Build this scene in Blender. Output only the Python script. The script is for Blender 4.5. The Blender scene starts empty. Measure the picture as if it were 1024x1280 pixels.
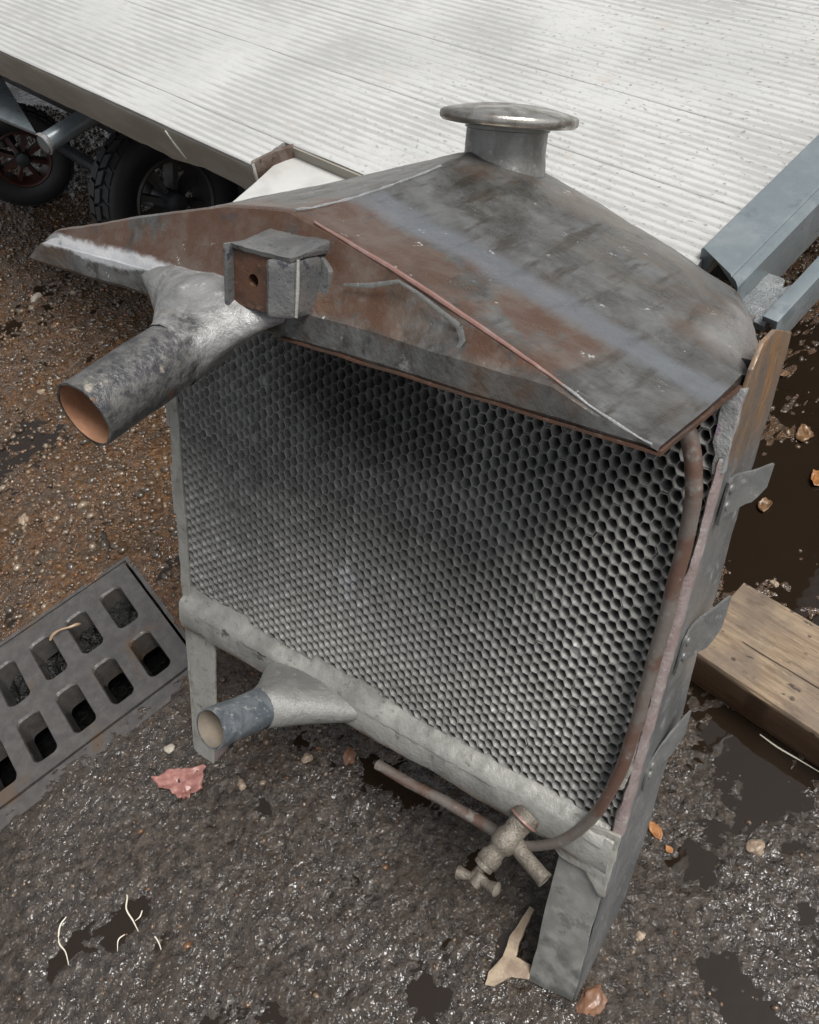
import bpy, bmesh, math, random
import numpy as np
from mathutils import Vector, Matrix, noise as mn
random.seed(7); rng=np.random.default_rng(11)
S=bpy.context.scene
# ---------------------------------------------------------------- camera
F=1035.0
M=np.array([[0.80823,0.328491,-0.488732],[0.555804,-0.699732,0.448839],[-0.194542,-0.634404,-0.748121]])
C0=np.array([0.149202,-0.1094,0.90856])
cam=bpy.data.cameras.new('camera'); camo=bpy.data.objects.new('camera',cam); S.collection.objects.link(camo); S.camera=camo
mw=Matrix.Identity(4)
z=-np.cross(M[:,0],-M[:,1])
for i in range(3):
    mw[i][0]=M[i,0]; mw[i][1]=-M[i,1]; mw[i][2]=-M[i,2]; mw[i][3]=C0[i]
# orthonormalise
R3=mw.to_3x3(); q=R3.to_quaternion(); q.normalize(); camo.matrix_world=Matrix.Translation(Vector(C0))@q.to_matrix().to_4x4()
cam.sensor_fit='VERTICAL'; cam.sensor_height=36; cam.lens=36*F/1280; cam.clip_start=.02; cam.clip_end=500
# ---------------------------------------------------------------- world, sun
SUN_EL,SUN_AZ=math.radians(64),math.radians(84)   # azimuth from +Y towards +X
W=bpy.data.worlds.new('World'); S.world=W; W.use_nodes=True; nt=W.node_tree; nt.nodes.clear()
sky=nt.nodes.new('ShaderNodeTexSky'); sky.sky_type='NISHITA'; sky.sun_disc=False
sky.sun_elevation=SUN_EL; sky.sun_rotation=SUN_AZ; sky.air_density=1; sky.dust_density=4; sky.ozone_density=1
hsv=nt.nodes.new('ShaderNodeHueSaturation'); hsv.inputs['Saturation'].default_value=.22
bg=nt.nodes.new('ShaderNodeBackground'); bg.inputs['Strength'].default_value=.10
wo=nt.nodes.new('ShaderNodeOutputWorld')
nt.links.new(sky.outputs[0],hsv.inputs['Color']); nt.links.new(hsv.outputs[0],bg.inputs[0]); nt.links.new(bg.outputs[0],wo.inputs[0])
sl=bpy.data.lights.new('sun','SUN'); sl.energy=3.0; sl.angle=math.radians(24); sl.color=(1,.97,.93)
so=bpy.data.objects.new('sun',sl); S.collection.objects.link(so)
sd=Vector((math.sin(SUN_AZ)*math.cos(SUN_EL),math.cos(SUN_AZ)*math.cos(SUN_EL),math.sin(SUN_EL)))
so.rotation_euler=(-sd).to_track_quat('-Z','Y').to_euler()
S.view_settings.view_transform='Standard'; S.view_settings.look='None'; S.view_settings.gamma=1; S.view_settings.exposure=0.30
# ---------------------------------------------------------------- unprojection helpers (photo pixel -> real plane)
def ray(x,y): return M@np.array([x-512.,y-640.,F])
def on_z(x,y,z=0.):
    d=ray(x,y); return C0+d*((z-C0[2])/d[2])
T=math.radians(26)
OR=np.array([-0.462595,0.102943,0.211065])
RL=np.array([[1,0,0],[0,math.cos(T),math.sin(T)],[0,-math.sin(T),math.cos(T)]])  # local->world (x=u, y=-w, z=v)
def on_w(x,y,w=0.):      # radiator plane w -> local (u, v)
    o=RL.T@(C0-OR); d=RL.T@ray(x,y); t=(-w-o[1])/d[1]; p=o+d*t; return float(p[0]),float(p[2])
DA=np.array([-0.98262807,0.1674376,0.08004201]); DB=np.array([0.17045905,0.98482903,0.03248843]); DN=np.array([0.07338791,-0.04556793,0.9962619])
DP=np.array([0,.5,.46])
RD=np.array([-DA,DB,DN]).T
def on_d(x,y,h=0.):      # trailer deck plane -> deck local (x,y,h)
    d=ray(x,y); P=DP+DN*h; q=C0+d*((DN@(P-C0))/(DN@d))-DP; return (float(-(q@DA)),float(q@DB),h)
# ---------------------------------------------------------------- object helpers
COL=S.collection
def tag(o,label=None,cat=None,group=None,kind=None):
    if label:o['label']=label
    if cat:o['category']=cat
    if group:o['group']=group
    if kind:o['kind']=kind
    return o
def empty(name,loc=(0,0,0),rot=None):
    o=bpy.data.objects.new(name,None); COL.objects.link(o); o.empty_display_size=.05
    if rot is not None: o.matrix_world=Matrix.Translation(Vector(loc))@Matrix([list(r) for r in rot]).to_4x4()
    else:o.location=loc
    return o
def link(name,me,parent=None):
    o=bpy.data.objects.new(name,me); COL.objects.link(o)
    if parent is not None:o.parent=parent
    return o
def mesh(verts,faces,mat,smooth=True,sharp=35):
    me=bpy.data.meshes.new('m'); me.from_pydata([tuple(map(float,v)) for v in verts],[],[tuple(f) for f in faces]); me.update()
    bm=bmesh.new(); bm.from_mesh(me); bmesh.ops.recalc_face_normals(bm,faces=bm.faces); bm.to_mesh(me); bm.free()
    if mat: me.materials.append(mat)
    if smooth:
        me.polygons.foreach_set('use_smooth',[True]*len(me.polygons)); me.set_sharp_from_angle(angle=math.radians(sharp))
    return me
class G:
    def __init__(s): s.v=[];s.f=[]
    def add(s,v,f):
        n=len(s.v); s.v+= [tuple(p) for p in v]; s.f+= [tuple(i+n for i in q) for q in f]; return s
    def build(s,name,mat,parent=None,smooth=True,sharp=35,bevel=0,wob=0,wf=30,sub=0):
        me=mesh(s.v,s.f,mat,smooth,sharp)
        if bevel or sub:
            bm=bmesh.new(); bm.from_mesh(me)
            if bevel:
                es=[e for e in bm.edges if len(e.link_faces)==2 and e.calc_face_angle(0)>.5]
                bmesh.ops.bevel(bm,geom=es,offset=bevel,segments=2,profile=.6,affect='EDGES')
            if sub:
                for _ in range(14):
                    es=[e for e in bm.edges if e.calc_length()>sub]
                    if not es:break
                    bmesh.ops.subdivide_edges(bm,edges=es,cuts=1,use_grid_fill=True)
                    bmesh.ops.triangulate(bm,faces=[f for f in bm.faces if len(f.verts)>4])
            bm.to_mesh(me); bm.free()
            if smooth:
                me.polygons.foreach_set('use_smooth',[True]*len(me.polygons)); me.set_sharp_from_angle(angle=math.radians(sharp))
        if wob:
            for v in me.vertices:
                v.co+=mn.noise_vector(v.co*wf)*wob+mn.noise_vector(v.co*wf*3.7+Vector((5,1,2)))*wob*.4
        return link(name,me,parent)
def box(g,x0,x1,y0,y1,z0,z1):
    v=[(x,y,z) for x in (x0,x1) for y in (y0,y1) for z in (z0,z1)]
    return g.add(v,[(0,1,3,2),(4,6,7,5),(0,4,5,1),(2,3,7,6),(0,2,6,4),(1,5,7,3)])
def prism(g,poly,vec):
    n=len(poly); v=[tuple(p) for p in poly]+[tuple(np.array(p)+np.array(vec)) for p in poly]
    f=[tuple(range(n))[::-1],tuple(range(n,2*n))]+[(i,(i+1)%n,n+(i+1)%n,n+i) for i in range(n)]
    return g.add(v,f)
def frame_of(d,hint=(0,0,1)):
    d=np.array(d,float); d/=np.linalg.norm(d); h=np.array(hint,float)
    if abs(d@h)>.95:h=np.array((1.,0,0))
    a=np.cross(h,d); a/=np.linalg.norm(a); b=np.cross(d,a); return a,b,d
def catmull(P,n=6):
    P=[np.array(p,float) for p in P]; Q=[2*P[0]-P[1]]+P+[2*P[-1]-P[-2]]; o=[]
    for i in range(1,len(Q)-2):
        for k in range(n):
            t=k/n; p0,p1,p2,p3=Q[i-1:i+3]
            o.append(.5*(2*p1+(p2-p0)*t+(2*p0-5*p1+4*p2-p3)*t*t+(3*p1-p0-3*p2+p3)*t**3))
    o.append(P[-1]); return o
def tube(g,P,r,seg=16,cap=True,rr=None):
    P=[np.array(p,float) for p in P]; n=len(P); a=None; v=[];f=[]
    for i,p in enumerate(P):
        d=P[min(i+1,n-1)]-P[max(i-1,0)]; d/=np.linalg.norm(d)
        if a is None:a,b,_=frame_of(d)
        a=a-d*(a@d); a/=np.linalg.norm(a); b=np.cross(d,a)
        rad=r[i] if hasattr(r,'__len__') else r
        for k in range(seg):
            t=2*math.pi*k/seg; v.append(p+(a*math.cos(t)+b*math.sin(t))*rad)
    for i in range(n-1):
        for k in range(seg):
            k2=(k+1)%seg; f.append((i*seg+k,i*seg+k2,(i+1)*seg+k2,(i+1)*seg+k))
    if cap: f+= [tuple(range(seg))[::-1],tuple((n-1)*seg+k for k in range(seg))]
    return g.add(v,f)
def rings(g,R,close0=False,close1=False):
    seg=len(R[0]); v=[p for r in R for p in r]; f=[]
    for i in range(len(R)-1):
        for k in range(seg):
            k2=(k+1)%seg; f.append((i*seg+k,i*seg+k2,(i+1)*seg+k2,(i+1)*seg+k))
    if close0:f.append(tuple(range(seg))[::-1])
    if close1:f.append(tuple((len(R)-1)*seg+k for k in range(seg)))
    return g.add(v,f)
def lathe(g,prof,c,ax=(0,0,1),seg=40,close=(False,False),mod=None):
    a,b,d=frame_of(ax); R=[]
    for j,(r,h) in enumerate(prof):
        R.append([np.array(c)+d*h+(a*math.cos(2*math.pi*k/seg)+b*math.sin(2*math.pi*k/seg))*(r*(mod(j,k) if mod else 1)) for k in range(seg)])
    return rings(g,R,*close)
# ---------------------------------------------------------------- material helper
class MT:
    def __init__(s,name):
        s.m=bpy.data.materials.new(name); s.m.use_nodes=True; s.t=s.m.node_tree; s.p=s.t.nodes['Principled BSDF']
        s.tc=s.t.nodes.new('ShaderNodeTexCoord'); s.ob=s.tc.outputs['Object']
    def n(s,ty): return s.t.nodes.new('ShaderNode'+ty)
    def l(s,a,b): s.t.links.new(a,b); return s
    def noise(s,sc,det=4,ro=.6,vec=None,dist=0,stretch=None,off=0):
        x=s.n('TexNoise'); x.inputs['Scale'].default_value=sc; x.inputs['Detail'].default_value=det; x.inputs['Roughness'].default_value=ro; x.inputs['Distortion'].default_value=dist
        v=vec or s.ob
        if stretch or off:
            mp=s.n('Mapping'); mp.inputs['Scale'].default_value=stretch or (1,1,1); mp.inputs['Location'].default_value=(off,off*.7,off*1.3); s.l(v,mp.inputs[0]); v=mp.outputs[0]
        s.l(v,x.inputs['Vector']); return x.outputs['Fac']
    def vor(s,sc,feat='F1',out='Distance',vec=None,rand=1):
        x=s.n('TexVoronoi'); x.feature=feat; x.inputs['Scale'].default_value=sc; x.inputs['Randomness'].default_value=rand; s.l(vec or s.ob,x.inputs['Vector']); return x.outputs[out]
    def mr(s,v,a,b,c=0.,d=1.,smooth=True):
        x=s.n('MapRange'); x.interpolation_type='SMOOTHSTEP' if smooth else 'LINEAR'
        s.set(x.inputs['Value'],v)
        for k,val in zip(('From Min','From Max','To Min','To Max'),(a,b,c,d)): x.inputs[k].default_value=val
        return x.outputs['Result']
    def set(s,inp,v):
        if hasattr(v,'links') or isinstance(v,bpy.types.NodeSocket): s.l(v,inp)
        elif isinstance(v,(tuple,list)) : inp.default_value=tuple(v)+((1,) if len(v)==3 and len(inp.default_value)==4 else ())
        else: inp.default_value=v
    def math(s,op,a,b=0.,c=None):
        x=s.n('Math'); x.operation=op; s.set(x.inputs[0],a); s.set(x.inputs[1],b)
        if c is not None:s.set(x.inputs[2],c)
        x.use_clamp=False; return x.outputs[0]
    def mix(s,fac,a,b,mode='MIX'):
        x=s.n('Mix'); x.data_type='RGBA'; x.blend_type=mode; s.set(x.inputs[0],fac); s.set(x.inputs[6],a); s.set(x.inputs[7],b); return x.outputs[2]
    def sep(s,v=None):
        x=s.n('SeparateXYZ'); s.l(v or s.ob,x.inputs[0]); return x.outputs
    def bump(s,h,dist,st=1.,prev=None):
        x=s.n('Bump'); x.inputs['Distance'].default_value=dist; x.inputs['Strength'].default_value=st; s.l(h,x.inputs['Height'])
        if prev is not None:s.l(prev,x.inputs['Normal'])
        return x.outputs[0]
    def out(s,col,rough=.5,metal=0.,nrm=None,coat=0.,coatr=.05,cn=None,spec=.5):
        p=s.p; s.set(p.inputs['Base Color'],col); s.set(p.inputs['Roughness'],rough); s.set(p.inputs['Metallic'],metal)
        s.set(p.inputs['Coat Weight'],coat); p.inputs['Coat Roughness'].default_value=coatr; p.inputs['Specular IOR Level'].default_value=spec
        if nrm is not None:s.l(nrm,p.inputs['Normal'])
        if cn is not None:s.l(cn,p.inputs['Coat Normal'])
        return s.m
def metal_mat(name,base,second,third=None,metal=.5,rough=(.3,.6),sc=18,bump=.0006,th=(.45,.6),spots=None,coat=0.):
    t=MT(name); n1=t.noise(sc,6,.65,dist=.6); n2=t.noise(sc*3.1,5,.7,off=3.3); n3=t.noise(sc*14,3,.6,off=8)
    c=t.mix(t.mr(n1,*th),base,second)
    if third: c=t.mix(t.mr(n2,.56,.66),c,third)
    c=t.mix(t.math('MULTIPLY',n3,.5),c,[x*.55 for x in base])
    if spots: c=t.mix(t.mr(t.vor(sc*9),.16,.08),c,spots)
    b=t.bump(n3,bump*.6); b=t.bump(n2,bump*1.2,.8,b)
    return t.out(c,t.mr(n2,.3,.7,*rough),metal,b,coat)
GREY=(.27,.275,.275); 
m_core=None
# header metal: grey solder, patches of brown oxidised copper, bluish tinning band
def tankmat():
    t=MT('bottom_tank_metal'); X,Y,Z=t.sep(); n1=t.noise(20,6,.65); n2=t.noise(80,5,.7,off=3)
    c=t.mix(t.mr(n1,.38,.62),(.24,.24,.22),(.38,.375,.345)); c=t.mix(t.math('MULTIPLY',t.mr(n2,.58,.68),.8),c,(.15,.14,.125))
    c=t.mix(t.math('MULTIPLY',t.mr(t.math('ADD',Z,t.math('MULTIPLY',t.math('SUBTRACT',n1,.5),.03)),-.034,-.043),.8),c,(.19,.115,.07))
    c=t.mix(t.mr(t.noise(28,4,.7,off=12),.64,.70),c,(.12,.11,.10))
    return t.out(c,t.mr(n2,.3,.7,.35,.55),.3,t.bump(n2,.0016))
m_tank=tankmat()
def header_mat():
    t=MT('header_metal'); X,Y,Z=t.sep()
    n1=t.noise(9,7,.62,dist=.8); n2=t.noise(34,6,.7,off=2.1); n3=t.noise(210,3,.6,off=5); ns=t.noise(14,5,.6,stretch=(6,1,6),off=1.2)
    c=t.mix(t.mr(n2,.35,.7),(.095,.093,.088),(.185,.187,.182))
    c=t.mix(t.mr(ns,.5,.68),c,(.07,.062,.052)); sc_=t.noise(60,6,.8,stretch=(1,9,1),off=31); c=t.mix(t.math('MULTIPLY',t.mr(sc_,.60,.66),.5),c,(.36,.365,.36)); c=t.mix(t.math('MULTIPLY',t.mr(t.noise(7,5,.7,off=22),.48,.60),.75),c,(.115,.075,.050))
    # copper shows on the front box (y<-0.02)
    front=t.mr(t.math('ADD',Y,t.math('MULTIPLY',t.math('SUBTRACT',n1,.5),.10)),-.035,-.065)
    cop=t.mix(t.mr(n2,.4,.65),(.098,.052,.033),(.130,.098,.078))
    patch=t.mr(t.noise(15,7,.7,off=6.4),.38,.48)
    lowr=t.mr(t.math('ADD',X,t.math('MULTIPLY',n1,.10)),.53,.49)      # the right end is bare grey metal
    lip=t.mr(t.math('ADD',Z,t.math('MULTIPLY',t.math('SUBTRACT',n2,.5),.01)),.396,.402)
    f=t.math('MULTIPLY',t.math('MULTIPLY',front,patch),t.math('MULTIPLY',lowr,lip))
    c=t.mix(t.math('MULTIPLY',f,.95),c,cop)
    # dark stain zone just behind front box
    # bluish band where the box is soldered to the tank
    yb=t.math('ADD',Y,t.math('MULTIPLY',t.math('SUBTRACT',n1,.5),.05))
    band=t.math('MULTIPLY',t.mr(yb,-.062,-.045),t.mr(yb,-.018,-.034))
    band=t.math('MULTIPLY',band,t.mr(X,.22,.27))
    c=t.mix(t.math('MULTIPLY',band,.6),c,t.mix(t.mr(n2,.4,.6),(.25,.27,.30),(.17,.185,.21)))
    # warm grey middle
    wm=t.math('MULTIPLY',t.mr(n1,.5,.62),t.mr(Y,.0,.05)); c=t.mix(t.math('MULTIPLY',wm,.6),c,(.17,.145,.118))
    # splashes and pits
    wl=t.math('ADD',Z,t.math('MULTIPLY',t.math('SUBTRACT',n2,.5),.014)); wl=t.math('MULTIPLY',t.mr(wl,.3935,.3965),t.mr(wl,.4065,.4025)); wl=t.math('MULTIPLY',t.math('MULTIPLY',wl,t.mr(Y,-.118,-.124)),t.mr(X,.215,.19))
    c=t.mix(t.math('MULTIPLY',wl,.85),c,(.58,.59,.60))
    ce=t.math('ADD',t.math('ADD',X,t.math('MULTIPLY',Y,.0)),t.math('MULTIPLY',n2,.03)); ce=t.math('MULTIPLY',t.mr(ce,.475,.50),t.mr(Y,.0,.03)); c=t.mix(t.math('MULTIPLY',ce,.6),c,(.42,.425,.42))
    blob=t.math('MULTIPLY',t.mr(t.noise(60,4,.8,off=11),.66,.70),.8); c=t.mix(blob,c,(.48,.48,.47))
    c=t.mix(t.math('MULTIPLY',t.mr(t.noise(45,5,.7,off=15),.62,.7),.6),c,(.055,.055,.06))
    b=t.bump(n3,.0003); b=t.bump(n2,.0008,.7,b); b=t.bump(n1,.006,.6,b)
    return t.out(c,t.mr(n2,.3,.7,.24,.46),t.mr(f,0,1,.55,.35),b)
m_head=header_mat()
m_grey=metal_mat('grey_solder_metal',(.30,.30,.285),(.20,.20,.19),(.42,.42,.40),.45,(.3,.55),22,.0007)
m_pale=metal_mat('pale_soldered_brass',(.40,.395,.36),(.28,.275,.245),(.20,.16,.115),.25,(.35,.6),26,.0008)
m_dark=metal_mat('dark_sheet_metal',(.13,.14,.145),(.19,.195,.195),(.27,.28,.275),.4,(.28,.5),20,.0007)
m_pipeup=metal_mat('blackened_pipe',(.06,.06,.063),(.15,.148,.14),(.27,.24,.20),.45,(.3,.5),30,.0009,(.42,.58),(.13,.075,.045))
def pipe_mat():
    t=MT('scorched_pipe'); X,Y,Z=t.sep(); n1=t.noise(24,6,.7,dist=.6); n2=t.noise(80,5,.7,off=2); n3=t.noise(260,3,.6)
    dk=t.mix(t.mr(n2,.4,.6),(.045,.046,.05),(.12,.118,.112)); dk=t.mix(t.mr(t.noise(38,5,.7,off=8),.58,.66),dk,(.26,.235,.195)); dk=t.mix(t.mr(t.noise(30,4,.6,off=13),.62,.68),dk,(.13,.075,.045))
    gr=t.mix(t.mr(n1,.4,.62),(.155,.155,.152),(.25,.25,.247)); gr=t.mix(t.math('MULTIPLY',t.mr(n2,.58,.66),.7),gr,(.42,.42,.41))
    f=t.mr(t.math('ADD',Y,t.math('MULTIPLY',t.math('SUBTRACT',n1,.5),.14)),-.165,-.19)
    c=t.mix(f,gr,dk); b=t.bump(n3,.0004); b=t.bump(n2,.0020,.9,b); return t.out(c,t.mr(n2,.3,.7,.36,.58),.3,b)
m_pipeup=pipe_mat()
m_weld=metal_mat('weld_metal',(.42,.425,.425),(.32,.32,.32),(.55,.56,.56),.5,(.2,.45),40,.0006)
m_bluepipe=metal_mat('bluish_pipe',(.14,.165,.19),(.26,.285,.30),(.5,.51,.5),.45,(.25,.45),32,.0006)
m_tank2=metal_mat('saddle_metal',(.26,.26,.245),(.20,.20,.19),(.34,.34,.32),.2,(.42,.6),34,.0012)
m_copper_in=metal_mat('copper_inside',(.42,.22,.13),(.50,.30,.19),None,.3,(.4,.6),20,.0004)
m_brass_in=metal_mat('tan_inside',(.35,.30,.24),(.27,.24,.20),None,.3,(.35,.5),20,.0004)
m_coppipe=metal_mat('overflow_pipe_metal',(.21,.185,.165),(.16,.085,.06),(.30,.285,.26),.4,(.3,.5),17,.0005,(.5,.62))
m_pink=metal_mat('bare_copper_line',(.33,.19,.16),(.40,.29,.26),None,.4,(.3,.45),40,.0003)
m_coppedge=metal_mat('copper_edge',(.14,.075,.05),(.10,.07,.055),(.22,.19,.17),.45,(.35,.5),40,.0003)
m_brownplate=metal_mat('brown_plate',(.13,.065,.04),(.075,.045,.032),(.2,.13,.09),.35,(.35,.55),45,.0005)
m_brk=metal_mat('bracket_metal',(.15,.152,.152),(.235,.235,.228),(.05,.055,.07),.45,(.28,.5),26,.0008,(.42,.6),(.035,.045,.065))
m_seam=metal_mat('seam_pinkish',(.36,.30,.29),(.30,.23,.22),(.45,.44,.41),.3,(.4,.6),40,.0010)
m_violet=metal_mat('flux_stained_solder',(.33,.345,.34),(.40,.39,.38),(.34,.24,.33),.3,(.35,.55),34,.0012)
m_rust=metal_mat('rusty_panel_top',(.22,.145,.085),(.30,.17,.08),(.26,.25,.22),.3,(.35,.55),24,.0006)
m_tap=metal_mat('dull_brass',(.17,.148,.12),(.25,.225,.19),(.10,.075,.055),.4,(.38,.58),40,.0016)
def panel_mat():
    t=MT('side_panel_metal'); X,Y,Z=t.sep(); n1=t.noise(16,6,.65,stretch=(1,1,.5)); n2=t.noise(60,5,.7,off=4); n3=t.noise(240,2,.6)
    c=t.mix(t.mr(n1,.4,.6),(.15,.158,.162),(.215,.22,.22)); c=t.mix(t.mr(n2,.58,.68),c,(.31,.315,.31))
    r=t.mr(t.math('ADD',Z,t.math('MULTIPLY',t.math('SUBTRACT',n1,.5),.16)),.30,.34)
    rc=t.mix(t.mr(t.noise(70,6,.75,off=14,stretch=(1,1,.35)),.4,.6),(.25,.17,.11),(.16,.135,.115)); rc=t.mix(t.mr(t.noise(60,5,.7,off=9,stretch=(1,1,.22)),.52,.62),rc,(.34,.19,.085))
    c=t.mix(r,c,rc); b=t.bump(n3,.0003); b=t.bump(n2,.0012,.8,b)
    return t.out(c,t.mr(n2,.3,.7,.28,.5),.4,b)
m_panel=panel_mat()
def core_mat():
    t=MT('honeycomb_metal'); X,Y,Z=t.sep()
    n1=t.noise(8,4,.6); n2=t.noise(120,3,.6)
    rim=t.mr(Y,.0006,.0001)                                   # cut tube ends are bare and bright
    body=t.mix(t.mr(n1,.4,.65),(.23,.23,.22),(.31,.31,.298)); body=t.mix(t.mr(Y,.004,.016),body,(.035,.035,.032))  # tube walls painted darker with depth, shade put into the colour
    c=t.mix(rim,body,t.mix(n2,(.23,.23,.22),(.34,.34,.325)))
    sp=t.math('MULTIPLY',t.mr(t.noise(90,4,.7,off=4),.60,.66),t.mr(t.math('ADD',Z,t.math('MULTIPLY',X,.05)),.045,.005)); c=t.mix(sp,c,(.42,.42,.40))
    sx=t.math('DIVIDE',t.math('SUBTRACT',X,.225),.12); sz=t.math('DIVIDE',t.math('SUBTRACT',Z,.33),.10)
    so_=t.math('ADD',t.math('ADD',t.math('MULTIPLY',sx,sx),t.math('MULTIPLY',sz,sz)),t.math('MULTIPLY',t.math('SUBTRACT',n1,.5),1.2)); c=t.mix(t.math('MULTIPLY',t.mr(so_,1.3,.1),.72),c,(.035,.035,.033))   # darker oval at the core's upper centre
    lx=t.math('DIVIDE',t.math('SUBTRACT',X,.215),.012); lz=t.math('DIVIDE',t.math('SUBTRACT',Z,.115),.022); ls=t.math('ADD',t.math('ADD',t.math('MULTIPLY',lx,lx),t.math('MULTIPLY',lz,lz)),t.math('MULTIPLY',t.math('SUBTRACT',n2,.5),5.)); c=t.mix(t.math('MULTIPLY',t.mr(ls,1.,.2),.8),c,(.42,.43,.44))
    return t.out(c,.5,.2,t.bump(n2,.0003))
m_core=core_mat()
def cap_mat():
    t=MT('nickel_cap'); n1=t.noise(30,5,.6,dist=.8); n2=t.noise(160,3,.6)
    c=t.mix(t.mr(n1,.42,.6),(.50,.48,.44),(.25,.225,.19)); return t.out(c,t.mr(n1,.3,.7,.16,.4),.9,t.bump(n2,.0003))
m_cap=cap_mat()
# ================================================================= SETTING
# ---- drain grate frame on the ground
GU=np.array([.285,.9585]); GV=np.array([GU[1],-GU[0]])      # along the rows, and across towards the radiator
GC=np.array([-0.791,.160])                                  # far left corner
def gpt(a,b,z=0): p=GC-GU*a+GV*b; return (p[0],p[1],z)      # a: back along the rows, b: across
GL,GWd=.60,.238
SL_A=.0578; SL_A0=.042; SLOTS=[]
for r in range(10):
    for cb in (.071,.178):
        a=SL_A0+SL_A*r+(0.002 if cb>.1 else 0)
        if a<GL-.03: SLOTS.append((a,cb))
# ---- ground sheet
def vnoise(x,y,seed):
    xi=np.floor(x).astype(np.int64); yi=np.floor(y).astype(np.int64); fx=x-xi; fy=y-yi; fx=fx*fx*(3-2*fx); fy=fy*fy*(3-2*fy)
    def h(a,b):
        n=(a*374761393+b*668265263+seed*1442695041)&0xffffffff; n=((n^(n>>13))*1274126177)&0xffffffff; return ((n^(n>>16))&0xffff)/65535.
    return (h(xi,yi)*(1-fx)+h(xi+1,yi)*fx)*(1-fy)+(h(xi,yi+1)*(1-fx)+h(xi+1,yi+1)*fx)*fy
def fbm(x,y,sc,oct,seed,g=.5):
    s=0;a=1;t=0
    for i in range(oct): s=s+a*vnoise(x*sc+i*17.3,y*sc-i*9.1,seed+i); t+=a; a*=g; sc*=2.03
    return s/t-.5
# puddle spots: world x,y,radius(x),radius(y)
def wp(x,y): p=on_z(x,y); return p[0],p[1]
PUD=[]
for (x,y,rx,ry,dp) in ((905,1215,.03,.02,.8),(870,1080,.02,.03,.7),(530,1240,.02,.02,.8),(690,1180,.012,.03,.8),(330,1010,.015,.01,.8),(120,1020,.02,.008,.7),(160,1150,.016,.030,1.3),(78,1195,.010,.026,1.1),(198,1180,.010,.014,1.1),(600,1085,.03,.02,1.0),(975,480,.26,.30,1.0),(960,960,.07,.05,.9),(990,640,.10,.14,.9),(640,1180,.02,.03,.9),(500,985,.05,.015,.8),(215,700,.02,.06,.7),(25,560,.06,.10,.7),(930,1265,.03,.03,.9),(270,1030,.02,.01,.6),(0,460,.12,.12,.7),(300,420,.2,.1,.7)):
    a,b=wp(x,y); PUD.append((a,b,rx,ry,dp))
def ground_h(x,y):
    d=np.hypot(x+.15,y-.2)
    fine=np.clip((2.2-d)/1.2,0,1)
    h=fbm(x,y,9,3,1)*.007+ fbm(x,y,42,3,5)*.0045+ (fbm(x,y,170,3,9,.62)*.0050)*fine
    c=vnoise(x*95,y*95,31); h+=np.clip(c-.55,0,1)*.0040*fine
    for (a,b,rx,ry,dp) in PUD:
        r=((x-a)/rx)**2+((y-b)/ry)**2; h-=dp*.0045*np.exp(-r*1.1)
    return h+.0012
xs=np.concatenate([[-60,-30,-15,-8,-5,-3.6],np.arange(-2.8,-1.15,.012),np.arange(-1.15,.36,.0030),np.arange(.362,.9,.012),[1.2,2,4,8,15,30,60]])
ys=np.concatenate([[-60,-30,-15,-8,-4,-2,-1,-.6],np.arange(-.40,.62,.0030),np.arange(.622,1.6,.010),np.arange(1.6,3.2,.05),[3.6,5,8,15,30,60]])
GX,GY=np.meshgrid(xs,ys,indexing='ij'); GZ=ground_h(GX,GY)
ra=-((GX-GC[0])*GU[0]+(GY-GC[1])*GU[1]); rb=(GX-GC[0])*GV[0]+(GY-GC[1])*GV[1]
inside=np.clip(np.minimum(np.minimum(ra+.004,GL+.004-ra),np.minimum(rb+.004,GWd+.004-rb))/.004,0,1)
near=np.clip(1-np.maximum(np.maximum(-ra,ra-GL),np.maximum(-rb,rb-GWd))/.03,0,1)
GZ=GZ*(1-near*.6)
pit=-.17+fbm(GX,GY,40,3,77)*.03+ .135*np.clip((.135-rb)/.03,0,1)+fbm(GX,GY,110,2,78)*.012      # rubble piled under the far row of slots
GZ=GZ*(1-inside)+pit*inside
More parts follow.
